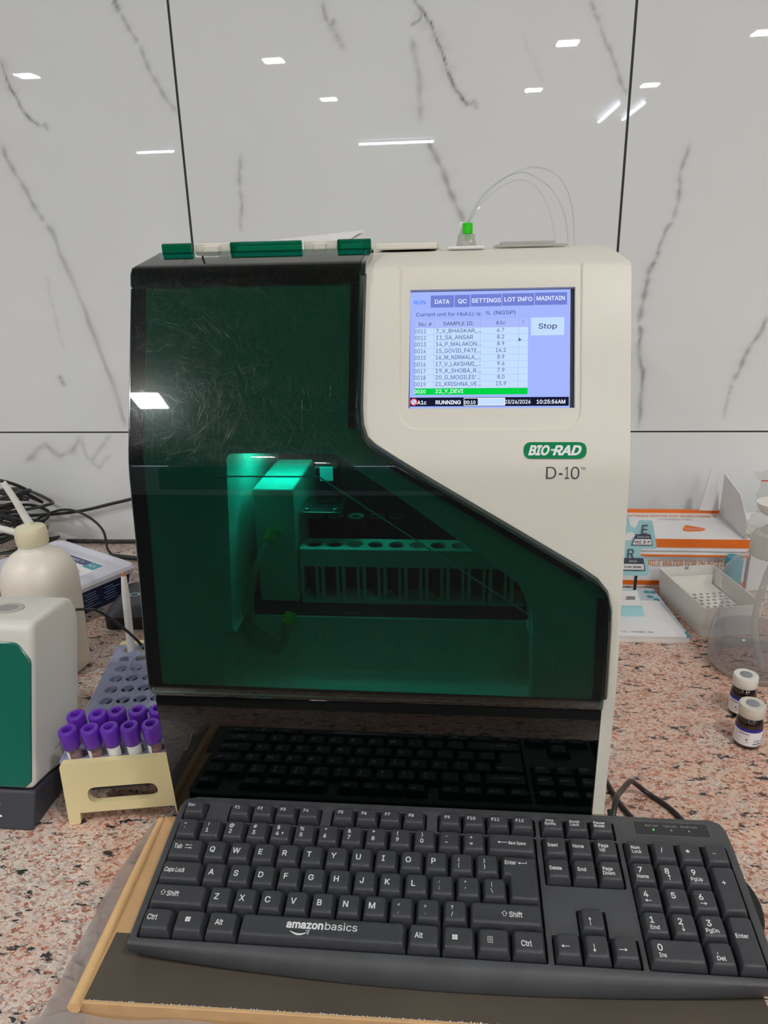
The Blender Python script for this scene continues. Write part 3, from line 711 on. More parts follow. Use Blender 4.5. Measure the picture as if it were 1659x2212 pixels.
# screen
S_ = obj('screen', MB().box((0, 0, -.0050), (.1248, .0923, -.0030), SF), emat('screen_blue', (160, 178, 255), .78), an, world=True)
obj('screen_bezel', MB().box((-.0007, -.0005, -.0052), (.1283, .0934, -.0051), SF), M['black'], an, world=True)
def scr(cx, cy):
    xl = 115 - 20 * (cy - 118) / 947; xr = 1437 - 10 * (cy - 97) / 955
    u = (cx - xl) / (xr - xl); yt = 118 - 21 * u; y1 = 1065 - 13 * u
    return u * .1248, (1 - (cy - yt) / (y1 - yt)) * .0923
E_ = {}
def smat(n, c, s=.88):
    if n not in E_: E_[n] = emat('screen_' + n, c, s * .88)
    return E_[n]
def srect(mb, x0, y0, x1, y1, z):
    # corners are read off along the tilted picture rows of the display
    a = scr(x0, y0); b = scr(x1, y1); return mb.box((a[0], min(a[1], b[1]), z), (b[0], max(a[1], b[1]), z + .00004))
def at(x, y, s, cap, w, mb, z=-.00262, bold=0., align='L'):
    u, v = scr(x, y); text(mb, s, u, v, cap * .0000945, None if w is None else w * .0000945, bold, 0, None, z, align)
tabs = MB(); 
for x0, x1, y in ((283, 478, 196), (484, 612, 192), (618, 875, 187), (880, 1140, 181), (1146, 1408, 175)):
    u0, v0 = scr(x0, y); u1, _ = scr(x1, y); tabs.box((u0, v0 - .0048, -.0030), (u1, v0 + .0049, -.00290))
obj('menu_tabs', MB().add([SF @ Vector(v) for v in tabs.v], tabs.f), smat('tab', (112, 126, 206)), S_, world=True)
tbl = MB(); u0, v0 = scr(150, 412); u1, v1 = scr(1083, 900); tbl.box((u0, .0155, -.0030), (u1, .0633, -.00290))
ub, vb = scr(1113, 398); tbl.box((ub, vb - .0071, -.0030), (ub + .0256, vb + .0069, -.00290))
obj('result_table', MB().add([SF @ Vector(v) for v in tbl.v], tbl.f), smat('pale', (186, 210, 255), .95), S_, world=True)
hd = MB().box((u0, .0634, -.0030), (u1, .0700, -.00290)); obj('table_header', MB().add([SF @ Vector(v) for v in hd.v], hd.f), smat('header', (166, 182, 246)), S_, world=True)
gr = MB().box((u0, .0104, -.0030), (u1, .0154, -.00290)); obj('selected_row', MB().add([SF @ Vector(v) for v in gr.v], gr.f), smat('green', (0, 204, 66), .9), S_, world=True)
bar = MB().box((.0003, .0012, -.0030), (.1240, .0082, -.00290)); obj('status_bar', MB().add([SF @ Vector(v) for v in bar.v], bar.f), smat('bar', (24, 26, 52), .8), S_, world=True)
pg = MB().box((.0428, .0016, -.0029), (.0750, .0078, -.00285)); obj('progress_frame', MB().add([SF @ Vector(v) for v in pg.v], pg.f), smat('pale2', (225, 235, 255), .9), S_, world=True)
pg = MB().box((.0432, .0021, -.00285), (.0538, .0073, -.00280)); obj('progress_time_field', MB().add([SF @ Vector(v) for v in pg.v], pg.f), smat('bar'  , (24, 26, 52), .8), S_, world=True)
pg = MB().box((.0540, .0022, -.00285), (.0744, .0072, -.00280)); obj('progress_track', MB().add([SF @ Vector(v) for v in pg.v], pg.f), smat('pale', (186, 210, 255), .95), S_, world=True)
wt = MB(); dk = MB(); gl = MB()
for s, x, y, w_ in (('DATA', 318, 214, 122), ('QC', 512, 210, 72), ('SETTINGS', 626, 205, 240), ('LOT INFO', 896, 196, 228), ('MAINTAIN', 1160, 188, 228)): at(x, y, s, 34, w_, wt, bold=.008)
at(142, 219, 'RUN', 32, 98, gl, bold=.01)
at(160, 318, 'Current unit for HbA1c is:', 31, 545, dk); at(740, 305, '%', 31, 38, dk); at(810, 302, '(NGSP)', 31, 175, dk)
at(176, 397, 'INJ. #', 29, 112, dk); at(388, 391, 'SAMPLE ID.', 30, 252, dk); at(824, 383, 'A1c', 30, 78, dk); at(1047, 373, '!', 27, None, dk)
at(1174, 417, 'Stop', 42, 150, dk, bold=.006)
rowsd = [('0011', '7_V_BHASKAR_...', 378, '6.7'), ('0012', '11_SA_ANSAR', 308, '8.2'), ('0013', '14_P_MALAKON...', 376, '8.9'), ('0014', '15_GOVID_PATE...', 374, '14.2'), ('0015', '16_M_NIRMALA_...', 374, '8.9'), ('0016', '17_V_LAKSHMI_...', 374, '9.6'), ('0017', '19_K_SHOBA_R...', 374, '7.9'), ('0018', "20_G_MOGILES'...", 374, '8.0'), ('0019', '21_KRISHNA_VE...', 378, '15.9')]
for i, (a, b, w_, c) in enumerate(rowsd):
    y = 456 + i * 54.2; at(148 - i * 1.2, y, a, 33, 93, dk); at(326 - i * 1.3, y - 4, b, 33, w_, dk); at(863, y - 12, c, 33, 58 if len(c) == 3 else 84, dk, align='C')
at(136, 946, '0020', 29, 96, wt, bold=.01); at(316, 942, '22_Y_DEVI', 29, 230, wt, bold=.01)
at(160, 1036, 'A1c', 31, 78, wt, bold=.015); at(316, 1034, 'RUNNING', 31, 210, wt, bold=.02); at(556, 1030, '00:10', 27, 94, wt, bold=.015)
at(892, 1026, '03/26/2026', 31, 212, wt, bold=.01); at(1156, 1024, '10:25:56AM', 31, 232, wt, bold=.015)
lnm = MB()
for i in range(1, 10):
    z_ = .0633 - i * .00532; lnm.box((u0, z_, -.0029), (u1, z_ + .00012, -.00286))
for x in (.0188, .0552, .0850): lnm.box((x, .0104, -.0029), (x + .00014, .0700, -.00284))
tr = lambda mb: MB().add([SF @ Vector(v) for v in mb.v], mb.f)
obj('grid_lines', tr(lnm), smat('grid', (128, 148, 190), .8), S_, world=True)
obj('white_screen_text', tr(wt), smat('whitetext', (232, 240, 255), .95), S_, world=True)
obj('dark_screen_text', tr(dk), smat('darktext', (48, 56, 96), .6), S_, world=True)
obj('selected_tab_text', tr(gl), smat('bluetext', (80, 130, 235), .9), S_, world=True)
ic = MB(); 
ic.lathe([(.0028, -.0028), (.0028, -.0027)], 28, Matrix.Translation((.0034, .0047, 0))); obj('stop_icon', tr(ic), smat('redicon', (240, 90, 100), .9), S_, world=True)
ic = MB().lathe([(.0019, -.00268), (.0019, -.00262)], 28, Matrix.Translation((.0034, .0047, 0))); obj('stop_icon_face', tr(ic), smat('iconface', (205, 215, 245), .9), S_, world=True)
ic = MB().box((-.0018, -.0002, -.0026), (.0018, .0002, -.00256), Matrix.Translation((.0034, .0047, 0)) @ Matrix.Rotation(-.9, 4, 'Z')); 
a0 = scr(1011, 488); ic.add([(a0[0], a0[1], -.00255), (a0[0], a0[1] - .0032, -.00255), (a0[0] + .0023, a0[1] - .0020, -.00255)], [(0, 1, 2)])
obj('cursor_arrow', tr(ic), smat('iconline', (90, 105, 150), .8), S_, world=True)

# badge and model lettering
BF = frame((.0775, yb(.3533) - .0004, .3533), (1, 0, 0), (0, .36, 1))
bd = obj('maker_badge', MB().prism(rrect(-.0240, -.0064, .0240, .0064, .0064, 10), -.0006, .0001, 'xyz', BF), M['green_logo'], an, world=True)
lt = MB(); text(lt, 'BIO', -.0205, -.0034, .0069, .0165, .035, .3, None, .0002); text(lt, 'RAD', -.0018, -.0034, .0069, .0220, .035, .3, None, .0002)
lt.box((-.0031, -.0003, .0002), (.0010, .0010, .00025))
obj('badge_lettering', MB().add([BF @ Vector(v) for v in lt.v], lt.f), M['white'], bd, world=True)
DF = frame((.0712, yb(.3318) - .0006, .3318), (1, 0, 0), (0, .19, 1))
lt = MB(); text(lt, 'D', 0, 0, .0094, .0076, -.004); text(lt, '-', .0098, -.0002, .0094, .0026, .008); text(lt, '1', .0142, 0, .0094, .0034, -.004); text(lt, '0', .0188, 0, .0094, .0064, -.004); text(lt, 'TM', .0262, .0072, .0020, .0034)
obj('model_lettering', MB().add([DF @ Vector(v) for v in lt.v], lt.f), M['ink'], an, world=True)

# things on top of the analyser
hb = obj('top_hatch', MB().box((-.0725, .70, .5030), (-.0170, .86, .5088)), M['cream2'], an, bevel=.0015, world=True)
pt = thing('printer_box', 'flat pale box lying on top of the analyser behind the door hinge', 'box', (-.17, .80, .5032))
obj('box_body', MB().box((-.075, 0, 0), (.076, .14, .0085)), M['wplastic'], pt, bevel=.002)
obj('box_flap', MB().add([(.040, .112, .0190), (.060, .112, .0200), (.074, .112, .0120), (.070, .0, .0090), (.040, .0, .0090)], [(0, 1, 3, 4), (1, 2, 3)]), M['wplastic'], pt)
pp = thing('paper_sheet', 'white printed sheet sloping up on the flat box on top of the analyser', 'paper', (-.17, .80, .5195))
obj('sheet', MB().add([(-.068, 0, -.0075), (.056, 0, -.0075), (.064, .12, .0075), (-.075, .12, -.0042)], [(0, 1, 2, 3)]), M['paper'], pp)
obj('printed_mark', MB().lathe([(.004, 0), (.013, .0001)], 24, Matrix.Translation((.012, .075, .0002)) @ Matrix.Rotation(.093, 4, 'X') @ Matrix.Rotation(-.053, 4, 'Y') @ Matrix.Diagonal((1.6, 1.8, 1, 1)), cap=False), M['greyprint'], pp)
cn = thing('tube_connector', 'white luer holder with a bright green fitting on top of the analyser', 'connector', (.009, .715, .5030))
obj('holder_base', MB().box((-.0165, -.010, -.0005), (.0165, .010, .0018)), M['wplastic'], cn, bevel=.0006)
obj('holder_body', MB().lathe([(.0088, .0018), (.0088, .0055), (.0078, .0068), (.0078, .0115), (.0070, .012)], 24), M['frost'], cn)
obj('white_clip', MB().box((-.0062, .001, .012), (-.001, .006, .0222)), M['wplastic'], cn, bevel=.0006)
obj('green_fitting', MB().lathe([(.0028, .0070), (.0028, .0118), (.0046, .0124), (.0046, .0208), (.0040, .0214)], 20, Matrix.Translation((.001, -.003, 0))), M['lime'], cn)
tb = MB()
tb.sweep([(.0100, .715, .524), (.0235, .72, .5455), (.041, .725, .5600), (.060, .73, .5685), (.078, .74, .5690), (.096, .75, .5590), (.107, .755, .5360), (.112, .76, .503)], .0008, 8, 8)
tb.sweep([(.0092, .716, .524), (.0215, .72, .5455), (.038, .725, .5590), (.056, .73, .5655), (.070, .735, .5620), (.087, .74, .5500), (.099, .745, .5300), (.105, .75, .503)], .0008, 8, 8)
tb.sweep([(.0108, .716, .524), (.0250, .73, .5430), (.044, .76, .5580), (.062, .78, .5635), (.078, .79, .5560), (.092, .80, .5350), (.100, .80, .503)], .0006, 8, 8)
obj('fine_tubing', tb, M['wtube'], cn, world=True)
bg = thing('plastic_tray', 'flat clear plastic lid lying on top of the analyser right of the connector', 'lid', (.068, .74, .5032))
obj('lid_sheet', MB().prism(rrect(-.032, -.02, .033, .05, .008), 0, .0022, 'xyz').prism(rrect(-.026, -.014, .022, .044, .006), .0022, .0046, 'xyz'), M['frost'], bg, bevel=.0005)

XF = None

# ---------------------------------------------------------------- keyboard
U = .01905; T_ = .1745
KM = Matrix.Translation((-.2227, .4390, .0662)) @ Matrix.Rotation(T_, 4, 'X')
kb = thing('computer_keyboard', 'black full-size wired keyboard with white legends lying on the cardboard box', 'keyboard', mat=KM)
X0 = .0024
# case outline, top and bottom
def outline(w, side, front_mid, front_end, rear, r):
    xl, xr = -.0040 - side, .4385 + side
    pts = []
    n = 24
    for i in range(n + 1):
        s = i / n; x = xl + (xr - xl) * s
        pts.append((x, -(front_end + (front_mid - front_end) * math.sin(math.pi * s) ** .8), w))
    pts += [(xr, -.03, w), (xr, .0, w), (xr + .0, .03, w), (xr - .001, rear - .010, w), (xr - .0035, rear - .003, w), (xr - .010, rear, w), (xr * .5, rear + .0004, w), (.010, rear, w), (xl + .003, rear - .003, w), (xl, rear - .010, w), (xl, .0, w), (xl, -.03, w)]
    return pts
def rnd(pts, r):
    out = []
    n = len(pts)
    for i, p in enumerate(pts): out.append(p)
    return out
case = MB().loft([outline(-.0225, -.003, .0790, .0660, .0500, 0), outline(-.0215, -.001, .0815, .0690, .0512, 0), outline(-.0175, .0, .0818, .0712, .0520, 0), outline(-.0095, .0, .0775, .0722, .0535, 0), outline(-.0068, -.0006, .0745, .0718, .0542, 0), outline(-.0058, -.0022, .0725, .0700, .0528, 0)])
case = mesh('c', case)
def well(x0, y0, x1, y1): return MB().prism(rrect(x0, y0, x1, y1, .0018, 3), -.0125, .01, 'xyz')
FV, FH = .0385, .0150
f0 = FV - FH / 2 - .0006; f1 = FV + FH / 2 + .0006
vr = lambda r: -r * U
g = .0005
wells = [well(X0 - g, f0, X0 + U + g, f1)]
FX = lambda k: X0 + U * (2 + k) + (.0095 * (k // 4))
FC = [.0500, .0691, .0882, .1072, .1358, .1549, .1739, .1930, .2219, .2410, .2600, .2791]
for k in (0, 4, 8): wells.append(well(FC[k] - U / 2 - g, f0, FC[k + 3] + U / 2 + g, f1))
PC = [.3026, .3217, .3407]
wells.append(well(PC[0] - U / 2 - g, f0, PC[2] + U / 2 + g, f1))
ytop = U * 1.5 + g; ybot = -3.5 * U - g
wells.append(well(X0 - g, ybot, X0 + 15 * U + g, ytop))
wells.append(well(PC[0] - U / 2 - g, -.5 * U - g, PC[2] + U / 2 + g, ytop))
a, b = PC[0] - U / 2 - g, PC[2] + U / 2 + g; c0, c1 = PC[1] - U / 2 - g, PC[1] + U / 2 + g
wells.append(MB().prism([(a, ybot), (b, ybot), (b, -2.5 * U + g), (c1, -2.5 * U + g), (c1, -1.5 * U + g), (c0, -1.5 * U + g), (c0, -2.5 * U + g), (a, -2.5 * U + g)], -.0125, .01, 'xyz'))
NC = [.3645, .3836, .4026, .4217]
wells.append(well(NC[0] - U / 2 - g, ybot, NC[3] + U / 2 + g, ytop))
cut = MB()
for w_ in wells: cut.add(w_.v, w_.f)
case = boolean(case, cut)
obj('case', case, M['case'], kb, bevel=.0006, seg=2, ang=35)
obj('rear_foot', MB().box((.02, .040, -.0330), (.05, .046, -.0222)), M['case'], kb); obj('rear_foot', MB().box((.385, .040, -.0330), (.415, .046, -.0222)), M['case'], kb)
obj('side_bumper', MB().lathe([(.030, -.018), (.0315, -.016), (.0315, -.012), (.030, -.0105)], 40, Matrix.Translation((.4160, -.0130, 0)) @ Matrix.Diagonal((.92, 1.1, 1, 1))), M['black'], kb)
# key caps
def keymesh(w, h, poly=None):
    G = .00055
    def rr(ins, dy, z, r):
        if poly:
            cx = sum(p[0] for p in poly) / len(poly); cy = sum(p[1] for p in poly) / len(poly)
            base = poly; out = []
            n = len(base)
            for i in range(n):
                p = Vector(base[i]); a = Vector(base[i - 1]); b = Vector(base[(i + 1) % n])
                d1 = (p - a).normalized(); d2 = (b - p).normalized(); n1 = Vector((-d1.y, d1.x)); n2 = Vector((-d2.y, d2.x))
                out.append(tuple(p + (n1 + n2) * (ins + G)))
            q = rpoly(out, r, 4)
            return [(x, y + dy, z) for x, y in q]
        return [(x, y + dy, z) for x, y in rrect(-w / 2 + G + ins, -h / 2 + G + ins * 1.05, w / 2 - G - ins, h / 2 - G - ins * .75, r, 4)]
    return MB().loft([rr(0, 0, -.0115, .0012), rr(0, 0, -.0085, .0013), rr(.0003, .0001, -.0062, .0014), rr(.0017, .0005, -.0013, .0019), rr(.0021, .0006, -.00045, .0022), rr(.0028, .0006, -.00005, .0022), rr(.0045, .0006, -.00015, .0018), rr(.0062 if min(w, h) < .03 or True else .0062, .0006, -.00025, .0008)])
_km = {}
WD = {'Ctrl': .0072, 'Shift': .0092, 'Tab': .0064, 'Alt': .0056, 'Esc': .0056, 'Insert': .0077, 'Home': .0082, 'Page': .0073, 'Up': .0040, 'Delete': .0088, 'End': .0060, 'Down': .0086, 'Num': .0064, 'Lock': .0070, 'PgUp': .0082, 'PgDn': .0086, 'Ins': .0048, 'Del': .0056, 'Enter': .0084,
      'Print': .0060, 'SysRq': .0084, 'Scroll': .0078, 'Pause': .0086, 'Break': .0082}
def key(x, v, w, h, leg, name='key', poly=None, label=None):
    kk = (round(w, 5), round(h, 5), bool(poly))
    if kk not in _km: _km[kk] = mesh(name, keymesh(w, h, poly)); _km[kk].materials.append(M['key']); sharp(_km[kk], 50)
    o = bpy.data.objects.new(name, _km[kk]); COL.objects.link(o); o.parent = kb; o.location = (x, v, 0)
    if leg:
        mb = MB()
        for it in leg:
            if callable(it): it(mb); continue
            s, dx, dy, cap = it[:4]; wd = it[4] if len(it) > 4 else WD.get(s); bo = it[5] if len(it) > 5 else .014
            text(mb, s, dx, dy - cap / 2, cap, wd, bo, 0, None, .00003, 'C')
        obj('legend', mb, M['kprint'], o)
    return o
def arrow(dx, dy, L, ang, hw=.0011, t=.00022):
    def f(mb):
        m = Matrix.Translation((dx, dy, .00003)) @ Matrix.Rotation(ang, 4, 'Z')
        mb.add([(-L / 2, -t, 0), (L / 2 - .0012, -t, 0), (L / 2 - .0012, t, 0), (-L / 2, t, 0), (L / 2 - .0017, -hw, 0), (L / 2, 0, 0), (L / 2 - .0017, hw, 0)], [(0, 1, 2, 3), (4, 5, 6)], m)
    return f
def line_(x0, y0, x1, y1, t=.0003):
    def f(mb):
        d = Vector((x1 - x0, y1 - y0)).normalized(); n = Vector((-d.y, d.x)) * t
        mb.add([(x0 - n.x, y0 - n.y, .00003), (x1 - n.x, y1 - n.y, .00003), (x1 + n.x, y1 + n.y, .00003), (x0 + n.x, y0 + n.y, .00003)], [(0, 1, 2, 3)])
    return f
def shiftarrow(dx, dy):
    P = [(0, .0022), (.0019, .0002), (.0009, .0002), (.0009, -.0016), (-.0009, -.0016), (-.0009, .0002), (-.0019, .0002)]
    def f(mb):
        for i in range(len(P)): a = P[i]; b = P[(i + 1) % len(P)]; line_(a[0] + dx, a[1] + dy, b[0] + dx, b[1] + dy, .00017)(mb)
    return f
def winlogo(dx, dy):
    def f(mb):
        for i in (0, 1):
            for j in (0, 1): 
                x = dx - .0018 + i * .0019; y = dy - .0017 + j * .0018; mb.add([(x, y, .00003), (x + .0017, y, .00003), (x + .0017, y + .0016, .00003), (x, y + .0016, .00003)], [(0, 1, 2, 3)])
    return f
def menuicon(dx, dy):
    def f(mb):
        for p in ((-.0016, -.002, .0016, -.002), (.0016, -.002, .0016, .002), (.0016, .002, -.0016, .002), (-.0016, .002, -.0016, -.002), (-.001, .001, .001, .001), (-.001, 0, .001, 0), (-.001, -.001, .001, -.001)):
            line_(p[0] + dx, p[1] + dy, p[2] + dx, p[3] + dy, .00014)(mb)
    return f
LX = -.0022
two = lambda a, b: [(a, LX, .0040, .0031), (b, LX, -.0014, .0034)]
# function row
key(X0 + U / 2, FV, U, FH, [('Esc', LX - .0006, .0022, .0027)])
for k, x in enumerate(FC): key(x, FV, U, FH, [('F%d' % (k + 1), LX, .0018, .0026)])
for x, (a, b) in zip(PC, (('Print', 'SysRq'), ('Scroll', 'Lock'), ('Pause', 'Break'))): key(x, FV, U, FH, [(a, LX, .0032, .0022), (b, LX, .0004, .0022)])
# number row
r = U
for k, (a, b) in enumerate((('~', '`'), ('!', '1'), ('@', '2'), ('#', '3'), ('$', '4'), ('%', '5'), ('^', '6'), ('&', '7'), ('*', '8'), ('(', '9'), (')', '0'), ('_', '-'), ('+', '='))):
    leg = two(a, b)
    if b == '4': leg.append(('\u20b9', LX + .0042, -.0012, .0020))
    if a == '_': leg[0] = line_(LX - .0009, .0036, LX + .0009, .0036, .0002)
    key(X0 + U * (k + .5), r, U, U, leg)
key(X0 + U * 14, r, 2 * U, U, [arrow(-.0068, .0008, .0075, math.pi), ('Back Space', .0044, .0006, .0025, .0130)], 'backspace_key')
# Q row
key(X0 + U * .75, 0, 1.5 * U, U, [('Tab', -.0062, .0020, .0038), arrow(.0020, .0032, .0052, math.pi, .0008), line_(-.0004, .0024, -.0004, .004, .00012), arrow(.0020, .0008, .0052, 0, .0008), line_(.0046, 0, .0046, .0016, .00012)], 'tab_key')
for k, s in enumerate('QWERTYUIOP'): key(X0 + U * (2 + k), 0, U, U, [(s, LX, .0008, .0044)], 'letter_key')
for k, (a, b) in enumerate((('{', '['), ('}', ']'))): key(X0 + U * (12 + k), 0, U, U, [(a, LX, .0030, .0026), (b, LX, -.0016, .0026)])
ex = U * 1.5
key(X0 + U * 13.5, 0, 1.5 * U, 2 * U, [('Enter', .0078, .0028, .0030), arrow(.0165, .0026, .0066, math.pi, .0009), line_(.0196, .0026, .0196, .0042, .0002)], 'enter_key', poly=[(U * .25, -U * 1.5), (U * 1.5, -U * 1.5), (U * 1.5, U * .5), (0, U * .5), (0, -U * .5), (U * .25, -U * .5)])
# A row
r = -U
key(X0 + U * .875, r, 1.75 * U, U, [('Caps Lock', -.0046, .0010, .0036, .0158)], 'caps_lock_key')
for k, s in enumerate('ASDFGHJKL'):
    leg = [(s, LX, .0008, .0044)]
    key(X0 + U * (2.25 + k), r, U, U, leg, 'letter_key')
key(X0 + U * 11.25, r, U, U, [(':', LX, .0034, .0026), (';', LX, -.0008, .0026)]); key(X0 + U * 12.25, r, U, U, [('"', LX, .0034, .0028), ("'", LX, -.0016, .0028)])
key(X0 + U * 13.25, r, U, U, [line_(LX, .0050, LX, .0014, .00018), line_(LX - .0008, .0002, LX + .0006, -.0034, .00018)])
# Z row
r = -2 * U
key(X0 + U * 1.125, r, 2.25 * U, U, [shiftarrow(-.0118, .0014), ('Shift', -.0042, .0010, .0038)], 'shift_key')
for k, s in enumerate('ZXCVBNM'): key(X0 + U * (2.75 + k), r, U, U, [(s, LX, .0008, .0044)], 'letter_key')
for k, (a, b) in enumerate((('<', ','), ('>', '.'), ('?', '/'))): key(X0 + U * (9.75 + k), r, U, U, [(a, LX, .0030, .0026), (b, LX, -.0018, .0026)])
key(X0 + U * 13.625, r, 2.75 * U, U, [shiftarrow(-.0012, .0006), ('Shift', .0066, .0004, .0038)], 'shift_key')
# bottom row
r = -3 * U
key(X0 + U * .625, r, 1.25 * U, U, [('Ctrl', -.0035, .0018, .0038)], 'modifier_key'); key(X0 + U * 1.875, r, 1.25 * U, U, [winlogo(-.0012, .0016)], 'modifier_key'); key(X0 + U * 3.125, r, 1.25 * U, U, [('Alt', -.0020, .0010, .0038)], 'modifier_key')
def smile(mb):
    n = 14; up = []; lo = []
    for i in range(n + 1):
        s = i / n; x = -.0218 + s * .0128; y = -.0018 - .0024 * math.sin(math.pi * (s * .9 + .05)); th = .00055 * math.sin(math.pi * min(1, s * .9 + .08)) + .0001
        up.append((x, y + th, .00003)); lo.append((x, y - th, .00003))
    for i in range(n): mb.add([lo[i], lo[i + 1], up[i + 1], up[i]], [(0, 1, 2, 3)])
    x, y = -.0092, -.0022; mb.add([(x - .0018, y + .0012, .00003), (x + .0012, y + .0013, .00003), (x + .0009, y + .0008, .00003), (x - .0016, y + .0008, .00003)], [(0, 1, 2, 3)]); mb.add([(x + .0012, y + .0013, .00003), (x + .0000, y - .0022, .00003), (x - .0003, y - .0018, .00003), (x + .0006, y + .0010, .00003)], [(0, 1, 2, 3)])
def brand(mb):
    text(mb, 'amazon', -.0252, .0002, .0052, .0262, .030, 0, None, .00003); text(mb, 'basics', .0022, .0002, .0052, .0228, .004, 0, None, .00003)
key(X0 + U * 6.875, r, 6.25 * U, U, [brand, smile], 'space_bar')
key(X0 + U * 10.625, r, 1.25 * U, U, [('Alt', -.0036, .0006, .0038)], 'modifier_key'); key(X0 + U * 11.875, r, 1.25 * U, U, [winlogo(-.0026, .0008)], 'modifier_key')
key(X0 + U * 13.125, r, 1.25 * U, U, [menuicon(-.0024, .0006)], 'modifier_key'); key(X0 + U * 14.375, r, 1.25 * U, U, [('Ctrl', -.0018, -.0004, .0038)], 'modifier_key')
# navigation block
for x, l in zip(PC, (['Insert'], ['Home'], ['Page', 'Up'])): key(x, U, U, U, [(t, LX + (0 if i == 0 else -.0012), .0008 + (.0016 if len(l) == 2 else 0) - i * .0035, .0028) for i, t in enumerate(l)])
for x, l in zip(PC, (['Delete'], ['End'], ['Page', 'Down'])): key(x, 0, U, U, [(t, LX + i * .0004, .0004 + (.0016 if len(l) == 2 else 0) - i * .0035, .0028) for i, t in enumerate(l)])
key(PC[1], -2 * U, U, U, [arrow(LX, -.0012, .0060, math.pi / 2)], 'arrow_key')
for x, a in zip(PC, (math.pi, -math.pi / 2, 0)): key(x, -3 * U, U, U, [arrow(LX, -.0006, .0056, a)], 'arrow_key')
# number pad
key(NC[0], U, U, U, [('Num', LX, .0022, .0026), ('Lock', LX + .0004, -.0012, .0026)]); key(NC[1], U, U, U, [('/', LX, .0012, .0034)]); key(NC[2], U, U, U, [('*', LX, 0, .0046)]); key(NC[3], U, U, U, [line_(LX - .0013, .0002, LX + .0013, .0002, .0002)])
def npk(c, rr, d, sub=None, ar=None):
    leg = [(d, LX - .0004, .0026, .0043)]
    if sub: leg.append((sub, LX + .0006, -.0026, .0027))
    if ar is not None: leg.append(arrow(LX + .0004, -.0022, .0046, ar))
    key(NC[c], -rr * U, U, U, leg, 'number_key')
npk(0, 0, '7', 'Home'); npk(1, 0, '8', None, math.pi / 2); npk(2, 0, '9', 'PgUp'); npk(0, 1, '4', None, math.pi); npk(1, 1, '5'); npk(2, 1, '6', None, 0)
npk(0, 2, '1', 'End'); npk(1, 2, '2', None, -math.pi / 2); npk(2, 2, '3', 'PgDn')
key(NC[3], -.5 * U, U, 2 * U, [line_(LX - .0014, .0052, LX + .0014, .0052, .0003), line_(LX, .0038, LX, .0066, .0003)], 'plus_key'); key(NC[3], -2.5 * U, U, 2 * U, [('Enter', LX, .0044, .0028)], 'enter_key')
key((NC[0] + NC[1]) / 2, -3 * U, 2 * U, U, [('0', -.0110, .0026, .0043), ('Ins', -.0102, -.0024, .0028)], 'number_key')
key(NC[2], -3 * U, U, U, [(',', LX - .0006, .0026, .0030), ('Del', LX + .0010, -.0022, .0028)])
# indicator window
iw = MB().prism(rrect(.3665, .0372, .4235, .0495, .0015), -.0062, -.00575, 'xyz'); win_ = obj('indicator_window', iw, pm('smoky_window', (50, 51, 53), .25), kb)
rimm = MB(); q = rrect(.3665, .0372, .4235, .0495, .0015)
for a, b in zip(q, q[1:] + q[:1]): 
    d = Vector((b[0] - a[0], b[1] - a[1])); 
    if d.length < 1e-6: continue
    n = Vector((-d.y, d.x)).normalized() * .00018; rimm.add([(a[0] - n.x, a[1] - n.y, -.0057), (b[0] - n.x, b[1] - n.y, -.0057), (b[0] + n.x, b[1] + n.y, -.0057), (a[0] + n.x, a[1] + n.y, -.0057)], [(0, 1, 2, 3)])
obj('window_rim', rimm, pm('worn_rim', (112, 106, 92), .6), win_)
it = MB()
for s, x in (('Num Lock', .3805), ('Caps Lock', .3945), ('Scroll Lock', .4090)): text(it, s, x, .0452, .0019, .0098 if s != 'Scroll Lock' else .0128, -.01, 0, None, -.00572, 'C')
obj('indicator_lettering', it, M['led_print'], win_)
for i, x in enumerate((.3812, .3948, .4082)): obj('indicator_lamp', MB().lathe([(.0007, -.0058), (.0007, -.0056)], 14, Matrix.Translation((x, .0422, 0))), M['kled'] if i == 0 else M['greyprint'], kb)
obj('cable_relief', MB().lathe([(.0035, 0), (.0038, .003), (.0030, .004), (.0036, .006), (.0028, .007), (.0030, .012)], 14, Matrix.Translation((.352, .050, -.013)) @ Matrix.Rotation(-1.2, 4, 'X')), M['black'], kb)
kc = MB().sweep([(.1283, .490, .064), (.1345, .508, .072), (.142, .530, .060), (.152, .556, .044), (.1680, .590, .026), (.178, .602, .012), (.188, .602, .0035), (.198, .592, .0026), (.2060, .580, .0026), (.2140, .562, .0026), (.2250, .54, .0026)], .0024, 10, 8)
kc.sweep([(.1500, .640, .0026), (.1520, .622, .0026), (.1550, .604, .0026), (.1600, .584, .0026), (.1700, .560, .0026), (.185, .535, .0026)], .0024, 10, 8)
obj('keyboard_cable', kc, M['cable'], kb, world=True)

